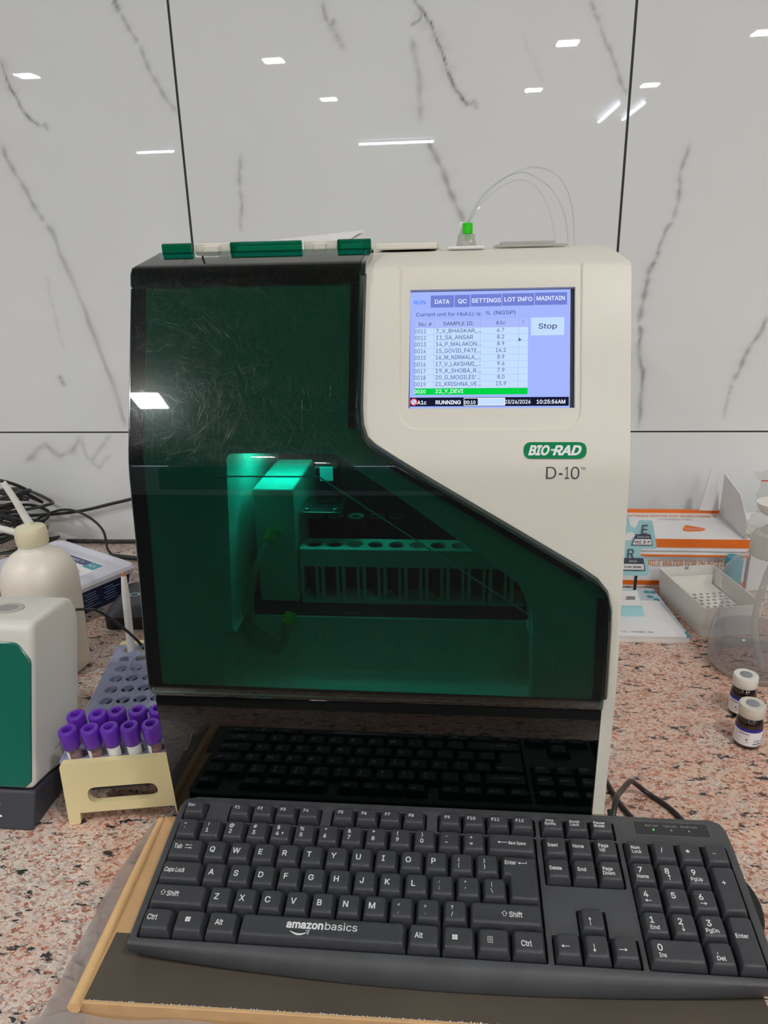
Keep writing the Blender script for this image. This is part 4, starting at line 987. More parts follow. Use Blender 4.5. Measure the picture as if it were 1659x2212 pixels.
# cardboard box under the keyboard
bx = thing('cardboard_box', 'flat kraft cardboard box with a dark printed top under the keyboard', 'box', (-.05, .34, 0))
obj('box_body', MB().prism([(-.2478, .338), (.2075, .3442), (.2075, .512), (-.2548, .512)], 0, .0295, 'xyz'), M['card'], bx, bevel=.0008, world=True)
obj('dark_top_panel', MB().prism([(-.2455, .3402), (.2070, .3464), (.2070, .392), (-.2460, .392)], .0296, .0302, 'xyz'), M['darkcard'], bx, world=True)
obj('folded_edge', MB().sweep([(-.2505, .335, .028), (-.2525, .39, .0285), (-.2545, .45, .029), (-.2568, .508, .0285)], .0042, 12, 4, rs=[.0046, .0043, .0040, .0032]), M['wood'], bx, world=True)
random.seed(4); fz = MB()
for k in range(372):
    x = -.245 + k * .0012 + random.random() * .0008; l = random.random() ** 3 * .0011 + .0002; y = .3394 + (x + .248) * .0137; wd = .0003 + random.random() * .0006
    fz.add([(x, y, .0303), (x + wd, y, .0303), (x + wd * .8, y + l, .0304), (x + wd * .2, y + l * .8, .0304)], [(0, 1, 2, 3)])
obj('torn_paper_edge', fz, M['paper'], bx, world=True)
fl = thing('plastic_film', 'crumpled clear plastic film along the left and front of the cardboard box', 'plastic film', (-.27, .36, 0))
f_ = MB()
P0 = [(-.2590, .548), (-.2620, .50), (-.2640, .45), (-.2600, .40), (-.2560, .36)]
P1 = [(-.2740, .545), (-.2800, .50), (-.2840, .455), (-.2780, .42), (-.2790, .38), (-.2760, .352), (-.29, .335), (-.30, .31)]
import itertools
nU, nV = 30, 6
for i in range(nU + 1):
    s = i / nU
    a = Vector((np.interp(s, [0, .3, .6, 1], [-.2600, -.2600, -.2585, -.2560]), .550 - s * .222, 0)); b = Vector((np.interp(s, [0, .1, .35, .55, .75, .9, 1], [-.268, -.2790, -.2860, -.2860, -.2850, -.2840, -.2870]), .550 - s * .222, 0))
    for j in range(nV + 1):
        t = j / nV; p = a.lerp(b, t); z = .0012 + .012 * (1 - t) ** 2 * (.5 + .5 * s) + .0010 * math.sin(s * 37 + t * 5) * (1 - abs(2 * t - 1)) + .0012 * abs(math.sin(s * 12 + t * 9))
        f_.v.append((p.x, p.y, z))
for i in range(nU):
    for j in range(nV): k = i * (nV + 1) + j; f_.f.append((k, k + 1, k + nV + 2, k + nV + 1))
o = len(f_.v)
nU = 40
for i in range(nU + 1):
    s = i / nU; x = -.283 + s * .54
    for j in range(6):
        t = j / 5; z = .0225 - t * .0215 + .001 * math.sin(s * 30 + t * 3) - (.006 if s < .05 else 0) * (1 - t); y = .3345 + s * .006 - .004 * math.sin(t * 2.5) - t * .028 + .0015 * math.sin(s * 41 + t * 2)
        f_.v.append((x, y, max(z, .0006)))
for i in range(nU):
    for j in range(5): k = o + i * 6 + j; f_.f.append((k, k + 1, k + 7, k + 6))
fo = obj('film_sheet', f_, M['film'], fl, world=True, ang=80)

# ---------------------------------------------------------------- tube rack with purple capped tubes
RY = .185
rk = thing('tube_rack', 'yellow-ended tube rack with a blue see-through top left of the analyser', 'tube rack', (-.3570, .5270, 0), RY)
Wd, Dp, Ht = .1100, .228, .068
fp = mesh('fp', MB().prism(rpoly([(0, 0), (.0105, 0), (.0115, .0125), (Wd - .0115, .0125), (Wd - .0105, 0), (Wd, 0), (Wd - .001, Ht), (.001, Ht)], [.002, .002, .001, .001, .002, .002, .005, .005], 4), 0, .0065, 'xzy'))
slot = MB().prism(rrect(.0215, .0225, .0850, .0400, .0087, 8), -.01, .02, 'xzy')
fp = boolean(fp, slot)
obj('end_panel', fp, M['yellow'], rk, bevel=.0010, seg=3)
e2 = obj('end_panel', fp.copy(), M['yellow'], rk, bevel=.0010, seg=3); e2.location = (0, Dp - .0065, 0)
def holeplate(z, th, hr, x0=0., x1=Wd, pitchx=.0175, pitchy=.0215):
    mb = MB(); y0 = .0066; y1 = Dp - .0066; cx0 = .0163; cy0 = .0125; nx = 5; ny = 10
    def strip(a, b, c, d): mb.box((a, c, z - th), (b, d, z))
    bx0 = cx0 - pitchx / 2; by0 = cy0 + .0005 - .0068 + .0008
    by0 = y0; ny = 10; pitchy = (y1 - y0) / ny
    strip(.0012, bx0, y0, y1); strip(bx0 + nx * pitchx, Wd - .0012, y0, y1)
    n = 24; H = []
    for i in range(nx):
        for j in range(ny):
            cx = bx0 + (i + .5) * pitchx; cy = by0 + (j + .5) * pitchy; H.append((cx, cy))
            hx, hy = pitchx / 2, pitchy / 2; loops = []
            ring = lambda zz: [(cx + hr * math.cos(2 * math.pi * (k + .5) / n), cy + hr * math.sin(2 * math.pi * (k + .5) / n), zz) for k in range(n)]
            def sq(zz):
                out = []
                for k in range(n):
                    a = 2 * math.pi * (k + .5) / n; c, s = math.cos(a), math.sin(a); m = min(hx / abs(c) if abs(c) > 1e-6 else 9, hy / abs(s) if abs(s) > 1e-6 else 9); out.append((cx + c * m, cy + s * m, zz))
                return out
            mb.loft([sq(z - th), ring(z - th), ring(z), sq(z)], cap=False)
    return mb, H
top_, HOLES = holeplate(.0660, .0014, .0070)
obj('perforated_top', top_, M['tray'], rk, ang=30)
ribs = MB()
for i in range(1, 5): ribs.box((.0163 - .00875 + i * .0175 - .0004, .0066, .0661), (.0163 - .00875 + i * .0175 + .0004, Dp - .0066, .0668))
obj('top_rib', ribs, M['tray'], rk)
mid_, _ = holeplate(.0500, .0014, .0070); obj('middle_plate', mid_, M['tray'], rk, ang=30)
obj('lower_plate', MB().box((.0012, .0066, .0325), (Wd - .0012, Dp - .0066, .0345)), M['dark'], rk)
sd = MB().box((-.0004, .0066, .040), (.0010, Dp - .0066, .0665)); obj('side_skirt', sd, M['tray'], rk)
obj('side_skirt', MB().box((Wd - .0010, .0066, .040), (Wd + .0004, Dp - .0066, .0665)), M['tray'], rk)
RM = Matrix.Translation((-.3570, .5270, 0)) @ Matrix.Rotation(RY, 4, 'Z')
def make_tube():
    t = thing('blood_tube', 'x', 'blood tube', group='purple capped blood tubes')
    obj('tube_glass', MB().lathe([(.0020, .0200), (.0050, .0215), (.0064, .026), (.0064, .0700)], 24), M['glass'], t)
    obj('blood', MB().lathe([(.0018, .0215), (.0044, .023), (.0056, .027), (.0056, .056)], 20), M['blood'], t)
    obj('purple_cap', MB().lathe([(.0074, .0620), (.0078, .0626), (.0083, .0690), (.0086, .0790), (.0084, .0800), (.0076, .0812), (.0046, .0814), (.0043, .0808), (.0041, .0730), (.0001, .0728)], 36, cap=False), M['purple'], t)
    obj('cap_core', MB().lathe([(.0040, .0732), (.0040, .0742), (.0001, .0744)], 20), M['purple_in'], t)
    return t
proto = make_tube()
def put_tube(i, j, lab, tilt=(0, 0), label=None, lift=.0, first=False, rz=0):
    o = proto if first else dup(proto)
    hx, hy = HOLES[i * 10 + j]; p = RM @ Vector((hx, hy, .0152 + lift))
    o.matrix_basis = Matrix.Translation(p) @ Matrix.Rotation(tilt[0], 4, 'X') @ Matrix.Rotation(tilt[1], 4, 'Y')
    o['label'] = lab
    if label:
        z0, z1, a0, a1, ink = label; mb = MB(); n = 14
        for k in range(n + 1):
            a = a0 + (a1 - a0) * k / n; mb.v += [(.00655 * math.cos(a), .00655 * math.sin(a), z0), (.00655 * math.cos(a), .00655 * math.sin(a), z1)]
        for k in range(n): mb.f.append((2 * k, 2 * k + 2, 2 * k + 3, 2 * k + 1))
        obj('paper_label', mb, M['paper'], o)
        if ink:
            im = MB()
            for (s, az, zz) in ink:
                m = Matrix.Rotation(az, 4, 'Z') @ Matrix.Translation((.0067, 0, zz)) @ Matrix.Rotation(math.pi / 2, 4, 'Z') @ Matrix.Rotation(math.pi / 2, 4, 'X'); text(im, s, 0, 0, .0028, None, .02, 0, m, 0, 'C')
            obj('label_print', im, M['ink'], o)
D = math.radians
fr_ = -math.pi / 2
put_tube(0, 0, 'purple capped blood tube at the left end of the front row, white label', (.07, -.08), (.03, .060, D(195), D(265), [('=', D(258), .036)]), first=True)
put_tube(1, 0, 'purple capped blood tube second in the front row with a label slanting down its left', (.07, -.05), (.03, .060, D(200), D(268), [('=', D(262), .035)]))
put_tube(2, 0, 'purple capped blood tube third in the front row, cream label facing forward', (.07, -.05), (.034, .061, D(185), D(350), [('=', D(268), .047), ('=', D(266), .042)]))
put_tube(3, 0, 'purple capped blood tube fourth in the front row with a wide white label', (.07, -.04), (.046, .061, D(175), D(365), [('^', D(230), .056), ('^', D(232), .051), ('O', D(262), .0465)]))
put_tube(4, 0, 'purple capped blood tube at the right end of the front row beside the analyser', (.06, -.02), (.03, .060, D(190), D(222), None))
put_tube(0, 1, 'purple capped blood tube at the left end of the second row', (.04, -.08))
put_tube(1, 1, 'purple capped blood tube second from the left in the second row', (.05, -.04), (.034, .058, D(250), D(330), None))
put_tube(2, 1, 'purple capped blood tube third from the left in the second row', (.02, -.05), (.034, .058, D(260), D(340), None))
put_tube(3, 1, 'purple capped blood tube fourth in the second row, tallest looking cap', (.03, -.02), (.034, .058, D(260), D(340), None))
put_tube(4, 1, 'purple capped blood tube in the second row just peeping out beside the analyser', (.03, 0))

pn = thing('white_marker', 'slim white stick pen with an orange tip standing upright in the rack', 'pen', (0, 0, 0))
hx, hy = HOLES[0 * 10 + 9]; p = RM @ Vector((hx + .001, hy - .001, .0350)); pn.matrix_basis = Matrix.Translation(p) @ Matrix.Rotation(.045, 4, 'Y')
obj('pen_body', MB().lathe([(.0040, 0), (.0044, .002), (.0044, .1005), (.0042, .1065), (.0031, .1245), (.0027, .126)], 24), M['wplastic'], pn)
obj('orange_tip', MB().lathe([(.0016, .1261), (.0017, .128), (.0011, .130), (.0003, .1305)], 16), M['orange'], pn)

# ---------------------------------------------------------------- bench mixer at the left edge
mxr = thing('bench_mixer', 'rounded grey-white bench device with green front panel and dark base at the left edge', 'lab device', (-.45, .57, 0))
sl = .34  # backward lean per metre of height
def lean(pts): return pts
bod = [(.529, .036), (.5725, .170), (.5740, .1775), (.5775, .1830), (.583, .1850), (.640, .1800), (.6500, .1755), (.6555, .1640), (.6545, .1450), (.6130, .0150), (.560, .0310)]
bm_ = mesh('m', MB().prism(bod, -.560, -.387, 'yzx'))
obj('device_body', bm_, M['grayw'], mxr, bevel=.010, seg=5, world=True, ang=40)
gp = Vector((0, .0435, .134)).normalized(); GF = frame((-.560, .5302, .0375), (1, 0, 0), gp)
obj('green_front_panel', MB().prism(rpoly([(0, .001), (.1655, .001), (.1712, .006), (.1712, .120), (.158, .1365), (0, .1365)], [0, .003, .003, .012, .012, 0], 5), -.001, .0022, 'xyz', GF), M['teal'], mxr, bevel=.0012, seg=3, world=True)
base = [(.5160, 0), (.5300, .0345), (.560, .0300), (.612, .0140), (.606, 0)]
obj('dark_base', MB().prism(base, -.560, -.3865, 'yzx'), M['dgrey'], mxr, bevel=.003, seg=3, world=True)
lb = MB(); BFm = frame((-.430, .5158, .0), (1, 0, 0), (0, .014, .0345))
for s, y, c in (('A', .0245, .0028), ('E', .0190, .0026)): text(lb, s, .0078, y, c, None, .02, 0, BFm, .0006)
lb.add([BFm @ Vector(v) for v in ((.005, .0125, .0006), (.0128, .0125, .0006), (.0124, .0145, .0006), (.005, .0145, .0006))], [(0, 1, 2, 3)])
obj('base_print', lb, M['white'], mxr, world=True)
TF = frame((-.560, .583, .1852), (1, 0, 0), (0, .057, -.005))
for i in range(4):
    cx = .1712 - .0420 - i * .034
    m = TF @ Matrix.Translation((cx, .026, 0)) @ Matrix.Diagonal((1.05, .9, 1, 1))
    obj('hole_rim', MB().lathe([(.0098, -.001), (.0098, .0008), (.0128, .0012), (.0150, .0006), (.0152, -.001)], 36, m, cap=False), pm('hole_rim_grey', (178, 176, 166), .35), mxr, world=True)
    obj('tube_hole', MB().lathe([(.0097, -.0005), (.0097, .0003)], 28, m), M['greyprint'], mxr, world=True)
obj('side_wordmark', MB().box((-.3868, .5725, .0495), (-.3865, .5920, .0505)), M['greyprint'], mxr, world=True)
ml = MB().sweep([(-.4200, .668, .150), (-.392, .670, .152), (-.388, .675, .149), (-.384, .69, .140), (-.376, .715, .110), (-.3700, .745, .070), (-.368, .768, .030), (-.350, .80, .004), (-.33, .82, .003)], .0016, 8, 8)
wr = thing('thin_wire', 'thin black wire curving down from behind the bench device to the worktop', 'wire', (-.37, .745, 0)); obj('wire_run', ml, M['cable'], wr, world=True)

# ---------------------------------------------------------------- wash bottle and neighbours
wb = thing('wash_bottle', 'milky white plastic wash bottle with an angled white nozzle behind the bench mixer', 'bottle', (-.5150, .80, 0))
obj('bottle_body', MB().lathe([(.037, 0), (.0415, .004), (.0425, .02), (.0455, .105), (.0458, .126), (.0440, .138), (.0385, .150), (.0290, .160), (.0205, .1655), (.0175, .169), (.0170, .174)], 48), M['milky'], wb)
obj('screw_cap', MB().lathe([(.0180, .1735), (.0186, .1748), (.0190, .186), (.0182, .1925), (.0165, .1955), (.0060, .1985), (.0048, .2020)], 40), M['milkycap'], wb)
obj('nozzle', MB().sweep([(.000, 0, .200), (-.0035, -.001, .210), (-.010, -.003, .230), (-.0185, -.004, .2500), (-.0200, -.0042, .2530)], .0042, 14, 6, rs=[.0050, .0046, .0040, .0036, .0030]), M['wplastic'], wb)
tb2 = thing('second_nozzle', 'white slanting spout of another bottle at the left edge behind the wash bottle', 'nozzle', (-.62, .92, 0))
obj('spout_tube', MB().sweep([(-.668, .872, .175), (-.640, .885, .165), (-.600, .90, .148), (-.570, .90, .130)], .0048, 12, 4), M['wplastic'], tb2, world=True)
obj('grey_bottle', MB().lathe([(.040, 0), (.042, .004), (.042, .11), (.036, .125), (.016, .14), (.014, .150), (.014, .158), (.004, .160)], 32, Matrix.Translation((-.668, .872, 0))), M['greyprint'], tb2, world=True)

e1 = Vector((-.30, -.954, 0)).normalized(); e2v = Vector((-.954, .30, 0)); 
tubm = Matrix(((e2v.x, -e1.x, 0, -.4900), (e2v.y, -e1.y, 0, 1.0150), (0, 0, 1, 0), (0, 0, 0, 1)))
# local x runs away to the left-back, local -y runs towards the camera
tubm = Matrix.Translation((-.492, 1.015, 0)) @ Matrix.Rotation(math.atan2(.49, -.872) - math.pi, 4, 'Z')
tub = thing('plastic_tub', 'flat plastic tub with a translucent lid, blue side print and a white label on top', 'storage tub', mat=tubm)
# x: 0..-.2 , y: 0..-.15 
obj('tub_body', MB().loft([[(x, y, 0) for x, y in rrect(-.188, -.140, -.012, -.012, .012)], [(x, y, .043) for x, y in rrect(-.196, -.148, -.004, -.004, .014)]]), M['lidw'], tub)
obj('side_print', MB().add([(-.0108, -.134, .003), (-.0108, -.016, .003), (-.0028, -.010, .042), (-.0028, -.142, .042)], [(0, 1, 2, 3)]).add([(-.180, -.1412, .003), (-.020, -.1412, .003), (-.012, -.1494, .042), (-.188, -.1494, .042)], [(0, 1, 2, 3)]), M['navy'], tub)
lid = MB().loft([[(x, y, .0435) for x, y in rrect(-.202, -.154, .002, .002, .016)], [(x, y, .0500) for x, y in rrect(-.203, -.155, .003, .003, .016)], [(x, y, .0545) for x, y in rrect(-.200, -.152, .000, .000, .016)], [(x, y, .0550) for x, y in rrect(-.197, -.149, -.003, -.003, .014)], [(x, y, .0520) for x, y in rrect(-.190, -.142, -.010, -.010, .012)], [(x, y, .0515) for x, y in rrect(-.186, -.138, -.014, -.014, .012)], [(x, y, .0540) for x, y in rrect(-.180, -.132, -.020, -.020, .010)]])
obj('lid', lid, M['lidw'], tub, ang=30)
obj('lid_label', MB().box((-.165, -.118, .0541), (-.030, -.030, .0545)), M['paper'], tub)
obj('label_banner', MB().box((-.160, -.048, .0546), (-.062, -.033, .0548)), M['navy2'], tub); obj('label_corner', MB().box((-.061, -.052, .0546), (-.034, -.033, .0548)), M['teal2'], tub)
lt = MB()
scribble(lt, -.145, -.0435, .072, .0058, 3, None, .0549); scribble(lt, -.056, -.046, .018, .0060, 5, None, .0549)
obj('banner_print', lt, M['white'], tub)
lt = MB(); random.seed(2)
for k in range(5): lt.box((-.150 + .01 * (k % 2), -.064 - k * .011, .0546), (-.085 + random.random() * .04, -.0655 - k * .011, .0548))
obj('label_print', lt, M['greyprint'], tub)
lt = MB()
for k in range(6):
    for q in range(3):
        y = -.125 + q * .034 + .004 * (k % 2); zz = .034 - k * .0045; xx = -.0108 + (zz - .003) / .039 * .008 + .0004
        lt.add([(xx, y, zz), (xx, y + .024 - .004 * ((k + q) % 3), zz), (xx, y + .024 - .004 * ((k + q) % 3), zz + .0014), (xx, y, zz + .0014)], [(0, 1, 2, 3)])
obj('side_print_lines', lt, pm('pale_blue_print', (120, 150, 180), .5), tub)

ad = thing('router_box', 'dark grey plastic adapter with blue and white print beside the analyser', 'adapter', (-.44, .955, 0), .06)
obj('lower_shell', MB().prism(rrect(-.060, -.052, .075, .052, .012), 0, .020, 'xyz'), M['black'], ad, bevel=.002, seg=2)
obj('upper_shell', MB().loft([[(x, y, .0202) for x, y in rrect(-.060, -.052, .075, .052, .012)], [(x, y, .030) for x, y in rrect(-.054, -.046, .070, .048, .014)], [(x, y, .034) for x, y in rrect(-.044, -.036, .062, .040, .014)]]), M['dgrey'], ad)
lt = MB(); scribble(lt, -.012, -.010, .040, .009, 8, None, .0343)
lt.lathe([(.0045, .0343), (.0060, .0344)], 20, Matrix.Translation((-.028, -.006, 0)) @ Matrix.Diagonal((1.4, 1, 1, 1)), cap=False)
obj('shell_print', lt, M['cyan'], ad)

# black cables at the foot of the wall
random.seed(11)
cl = MB()
for k in range(13):
    cx, cy, cz = -.80 + random.uniform(-.05, .05), 1.16 + random.uniform(-.03, .03), .03 + k * .008
    rr = random.uniform(.05, .085); ph = random.random() * 6; tl = random.uniform(-.35, .35)
    pts = [(cx + rr * 1.25 * math.cos(ph + t * .9), cy + rr * .55 * math.sin(ph + t * .9), max(.004, cz + tl * rr * math.sin(ph + t * .9 + k) + .01 * math.sin(t * 2.2 + k))) for t in range(8)]
    cl.sweep(pts, .0028, 8, 6)
ct = thing('cable_bundle', 'tangled heap of black cables against the wall behind the wash bottle', 'cables', (-.8, 1.16, 0)); obj('cable_coil', cl, M['cable'], ct, world=True)
c2 = thing('wall_cable', 'black cable running along the tiled wall towards the analyser', 'cable', (-.5, 1.23, 0))
obj('cable_run', MB().sweep([(-.95, 1.235, .050), (-.80, 1.235, .052), (-.70, 1.237, .060), (-.62, 1.238, .078), (-.54, 1.238, .096), (-.40, 1.238, .120), (-.2, 1.238, .14)], .0030, 10, 6), M['cable'], c2, world=True)
c3 = thing('looped_cable', 'thin black cable arching up against the wall behind the plastic tub', 'cable', (-.7, 1.2, 0))
obj('cable_loop', MB().sweep([(-.80, 1.18, .035), (-.76, 1.19, .056), (-.72, 1.20, .073), (-.685, 1.20, .076), (-.65, 1.195, .062), (-.628, 1.19, .040), (-.62, 1.18, .010), (-.60, 1.16, .005)], .0022, 10, 6), M['cable'], c3, world=True)
c4 = thing('floor_cable', 'thick dark cable lying along the foot of the wall', 'cable', (-.55, 1.2, 0))
obj('cable_run', MB().sweep([(-.72, 1.225, .006), (-.62, 1.225, .006), (-.54, 1.222, .010), (-.44, 1.22, .018), (-.3, 1.22, .02)], .0040, 10, 5).sweep([(-.60, 1.16, .005), (-.54, 1.15, .005), (-.46, 1.17, .006), (-.36, 1.19, .006)], .0042, 10, 5), M['cable'], c4, world=True)
c5 = thing('counter_cable', 'black cable crossing the worktop between the mixer and the tube rack', 'cable', (-.42, .68, 0))
obj('cable_run', MB().sweep([(-.45, .63, .004), (-.418, .668, .004), (-.405, .69, .0035), (-.392, .705, .003), (-.375, .745, .003), (-.362, .79, .003)], .0026, 10, 6).sweep([(-.44, .640, .003), (-.408, .667, .0035), (-.396, .672, .004), (-.388, .664, .003), (-.380, .65, .003)], .0022, 10, 6), M['cable'], c5, world=True)

# ---------------------------------------------------------------- right side
def carton(name, lab, loc, size, rz=0):
    t = thing(name, lab, 'box', loc, rz); w, d, h = size
    obj('carton', MB().box((0, 0, 0), (w, d, h)), M['paper'], t, bevel=.0008)
    return t
b1 = carton('carton', 'white carton with orange lettering on its front, bottom of the stack by the wall', (.150, 1.080, 0), (.294, .150, .0545))
lt = MB(); text(lt, 'STERILE WATER FOR INJECTIONS IP', 0, 0, .0085, .158, .02, 0, Matrix.Translation((.1320, -.0004, .0365)) @ Matrix.Rotation(math.pi / 2, 4, 'X')); obj('carton_print', lt, M['orange2'], b1)
obj('orange_stripe', MB().box((-.0002, -.0005, .004), (.2942, .0002, .0115)), M['orange'], b1)
b2 = carton('carton', 'white carton with wide orange front edge, topmost of the stack by the wall', (.155, 1.073, .0550), (.289, .125, .0285))
obj('orange_front', MB().box((-.0002, -.0008, .0150), (.2892, .0002, .0286)), M['orange'], b2); obj('orange_lower_line', MB().box((-.0002, -.0008, 0), (.2892, .0002, .0030)), M['orange'], b2)
obj('orange_rear_rim', MB().box((.0, .1190, .0280), (.2890, .1252, .0335)), M['orange'], b2, bevel=.0005)
obj('split_line', MB().box((0, -.0010, .0085), (.2892, -.0003, .0092)), M['greyprint'], b2)
lt = MB(); text(lt, 'STERILE WATER FOR INJECTIONS IP', .132, .098, .0095, .140, .02, 0, None, .0288); obj('top_print', lt, M['orange2'], b2)
lt = MB(); text(lt, 'PYROGEN FREE', .176, .084, .0060, .052, .0, 0, None, .0288); obj('top_small_print', lt, M['greyprint'], b2)
q = MB().prism(rpoly([(.198, .036), (.210, .062), (.2330, .048), (.236, .042), (.226, .034), (.206, .032)], .004, 4), .0286, .0290, 'xyz'); obj('orange_emblem', q, M['orange'], b2)
lt = MB(); scribble(lt, .2050, .0395, .024, .0045, 4, None, .0292); obj('emblem_print', lt, M['paper'], b2)
# open white box flaps standing on the stack
ob = thing('open_carton', 'open white carton standing with raised flaps right of the orange edged box', 'box', (.44, 1.12, 0))
obj('side_flap', MB().prism([(1.074, .0840), (1.188, .0840), (1.188, .1530), (1.115, .142), (1.074, .110)], .4340, .4362, 'yzx'), M['paper'], ob, world=True)
obj('rear_flap', MB().prism([(.402, .0890), (.4335, .0890), (.4230, .1600), (.414, .1580)], 1.1900, 1.1925, 'xzy'), M['paper'], ob, world=True)
obj('carton_body', MB().box((.4470, 1.075, 0), (.60, 1.20, .083)), M['paper'], ob, world=True)

# cut out letter card on a stand
es = thing('letter_card', 'light blue cut-out card with big letters E and R beside the analyser', 'card', (.26, 1.0, 0))
ep = [(.205, .0545), (.2785, .0545), (.2795, .0620), (.2745, .0800), (.2640, .0870), (.2655, .0965), (.2860, .0965), (.2855, .1040), (.2805, .1240), (.2765, .1390), (.2590, .1390), (.2560, .1270), (.2480, .1300), (.2430, .1480), (.205, .1520)]
obj('blue_card', MB().prism(rpoly(ep, .003, 3), 1.000, 1.002, 'xzy'), M['cyan'], es, world=True)
obj('card_stem', MB().box((.2600, 1.0005, .008), (.2640, 1.0020, .0546)), M['dark'], es, world=True)
obj('white_shape', MB().prism(rpoly([(.2400, .1140), (.2440, .1210), (.2530, .1210), (.2540, .1160), (.2490, .1090), (.2420, .1090)], .003, 3), .9990, .9999, 'xzy'), M['paper'], es, world=True)
tx = frame((0, .9985, 0), (1, 0, 0), (0, 0, 1)); F4 = [(0, 1, 2, 3)]
def plate(mb, m, p): mb.add([m @ Vector((x, z, 0)) for x, z in p], F4)
lt = MB(); text(lt, 'E', .2632, .1190, .0140, .0078, .002, 0, tx); text(lt, 'R', .2468, .0828, .0135, .0088, .002, 0, tx)
plate(lt, tx, [(.2505, .1020), (.2800, .1020), (.2755, .1190), (.2560, .1190)]); plate(lt, tx, [(.2380, .0630), (.2740, .0630), (.2690, .0825), (.2420, .0825)])
obj('dark_lettering', lt, pm('slate_print', (70, 78, 98), .5), es, world=True)
tx2 = frame((0, .9978, 0), (1, 0, 0), (0, 0, 1)); lt = MB()
for P_ in ([(.2520, .1035), (.2785, .1035), (.2765, .1120), (.2545, .1120)], [(.2380, .0648), (.2720, .0648), (.2700, .0738), (.2380, .0738)]):
    wf = MB(); plate(wf, tx2, P_); obj('white_field', wf, M['paper'], es, world=True)
text(lt, 'Endocrine', .2580, .1140, .0030, .0160, .0, 0, tx2); text(lt, 'Renal', .2500, .0765, .0034, .0105, 0, 0, tx2)
obj('white_lettering', lt, M['paper'], es, world=True)
tx3 = frame((0, .9972, 0), (1, 0, 0), (0, 0, 1)); lt = MB(); scribble(lt, .2550, .1055, .0100, .0042, 11, tx3); scribble(lt, .2670, .1055, .0090, .0042, 12, tx3); scribble(lt, .2440, .0680, .0100, .0026, 13, tx3); scribble(lt, .2560, .0680, .0130, .0026, 14, tx3)
obj('small_print', lt, M['ink'], es, world=True)
pc = thing('price_card', 'folded white and pale blue card reading .000 in front of the letter card', 'card', (.25, .975, 0))
obj('card_panel', MB().prism([(.200, .0103), (.2685, .0103), (.2560, .0500), (.200, .0500)], .960, .9612, 'xzy'), M['cyan'], pc, world=True)
obj('white_panel', MB().prism([(.200, .0270), (.2625, .0270), (.2550, .0495), (.200, .0495)], .9588, .9598, 'xzy'), M['paper'], pc, world=True)
lt = MB(); text(lt, '.000', .2390, .0365, .0048, .0135, .02, 0, frame((0, .9583, 0), (1, 0, 0), (0, 0, 1))); obj('card_print', lt, M['ink'], pc, world=True)
bk = thing('desk_pad', 'white pad with pale blue rear edge lying on the worktop right of the analyser', 'notepad', (.25, .97, 0))
outp = [(.150, .9020), (.3160, .9060), (.3040, 1.050), (.150, 1.055)]
obj('pad_base', MB().prism(rpoly(outp, .002, 2), 0, .0060, 'xyz'), M['wplastic'], bk, world=True)
obj('teal_layer', MB().prism(rpoly([(.150, .9030), (.3165, .9065), (.3050, 1.060), (.150, 1.060)], .002, 2), .0061, .0072, 'xyz'), M['palepad'], bk, world=True)
obj('teal_corner', MB().prism([(.3085, .9064), (.3165, .9066), (.3150, .925), (.3085, .915)], .0073, .0076, 'xyz'), M['teal2'], bk, world=True)
obj('top_sheets', MB().prism(rpoly([(.150, .9025), (.3110, .9055), (.2990, 1.012), (.150, 1.010)], .002, 2), .0073, .0100, 'xyz'), M['paper'], bk, world=True)
dt = MB()
for x, y in ((.3000, 1.020), (.2930, 1.030), (.2920, 1.046), (.3010, 1.045)): dt.lathe([(.0048, .0074), (.0048, .0076)], 16, Matrix.Translation((x, y, 0)))
obj('teal_dots', dt, M['teal2'], bk, world=True)
lt = MB(); scribble(lt, .214, .9120, .022, .0044, 21, None, .0102); scribble(lt, .241, .9120, .030, .0044, 22, None, .0102); obj('pad_print', lt, M['greyprint'], bk, world=True)

# white tray with a perforated insert
ta = math.atan2(.123, -.022) - math.pi / 2
wt_ = thing('white_tray', 'open white plastic box with a perforated insert right of the notepad', 'tray', (.3320, .9180, 0), ta)
TW, TD, TH = .085, .138, .0450
def trl(i, z, r=.006): return [(x, y, z) for x, y in rrect(i, i, TW - i, TD - i, r)]
obj('tray_shell', MB().loft([trl(.003, 0), trl(.0015, .018), trl(.0010, .0185), trl(.0, TH), trl(.0018, TH), trl(.0034, .0190), trl(.0048, .0030)]), M['wplastic'], wt_, ang=35)
pmesh = mesh('ins', MB().box((.0055, .0330, .0175), (TW - .0055, TD - .006, .0195)))
ch = MB()
for i in range(6):
    for j in range(6): ch.lathe([(.0030, 0), (.0030, .04)], 12, Matrix.Translation((.022 + i * .0098 + (j % 2) * .0040, .042 + j * .0100, 0)))
obj('perforated_insert', boolean(pmesh, ch), M['wplastic'], wt_)
obj('insert_wall', MB().box((.0055, .1250, .0196), (TW - .0055, .1262, .034)), M['wplastic'], wt_)
obj('dark_under_insert', MB().box((.0060, .0350, .0032), (TW - .006, TD - .008, .0040)), M['teal2'], wt_)
obj('clip_mark', MB().box((.040, TD - .0022, .0400), (.046, TD - .0020, .0440)), M['greyprint'], wt_)
cbk = thing('teal_bottle_cap', 'small teal cap showing behind the big clear bottle', 'cap', (.412, 1.045, 0)); obj('cap_body', MB().lathe([(.012, 0), (.013, .002), (.0125, .062), (.011, .068)], 24), M['teal2'], cbk)

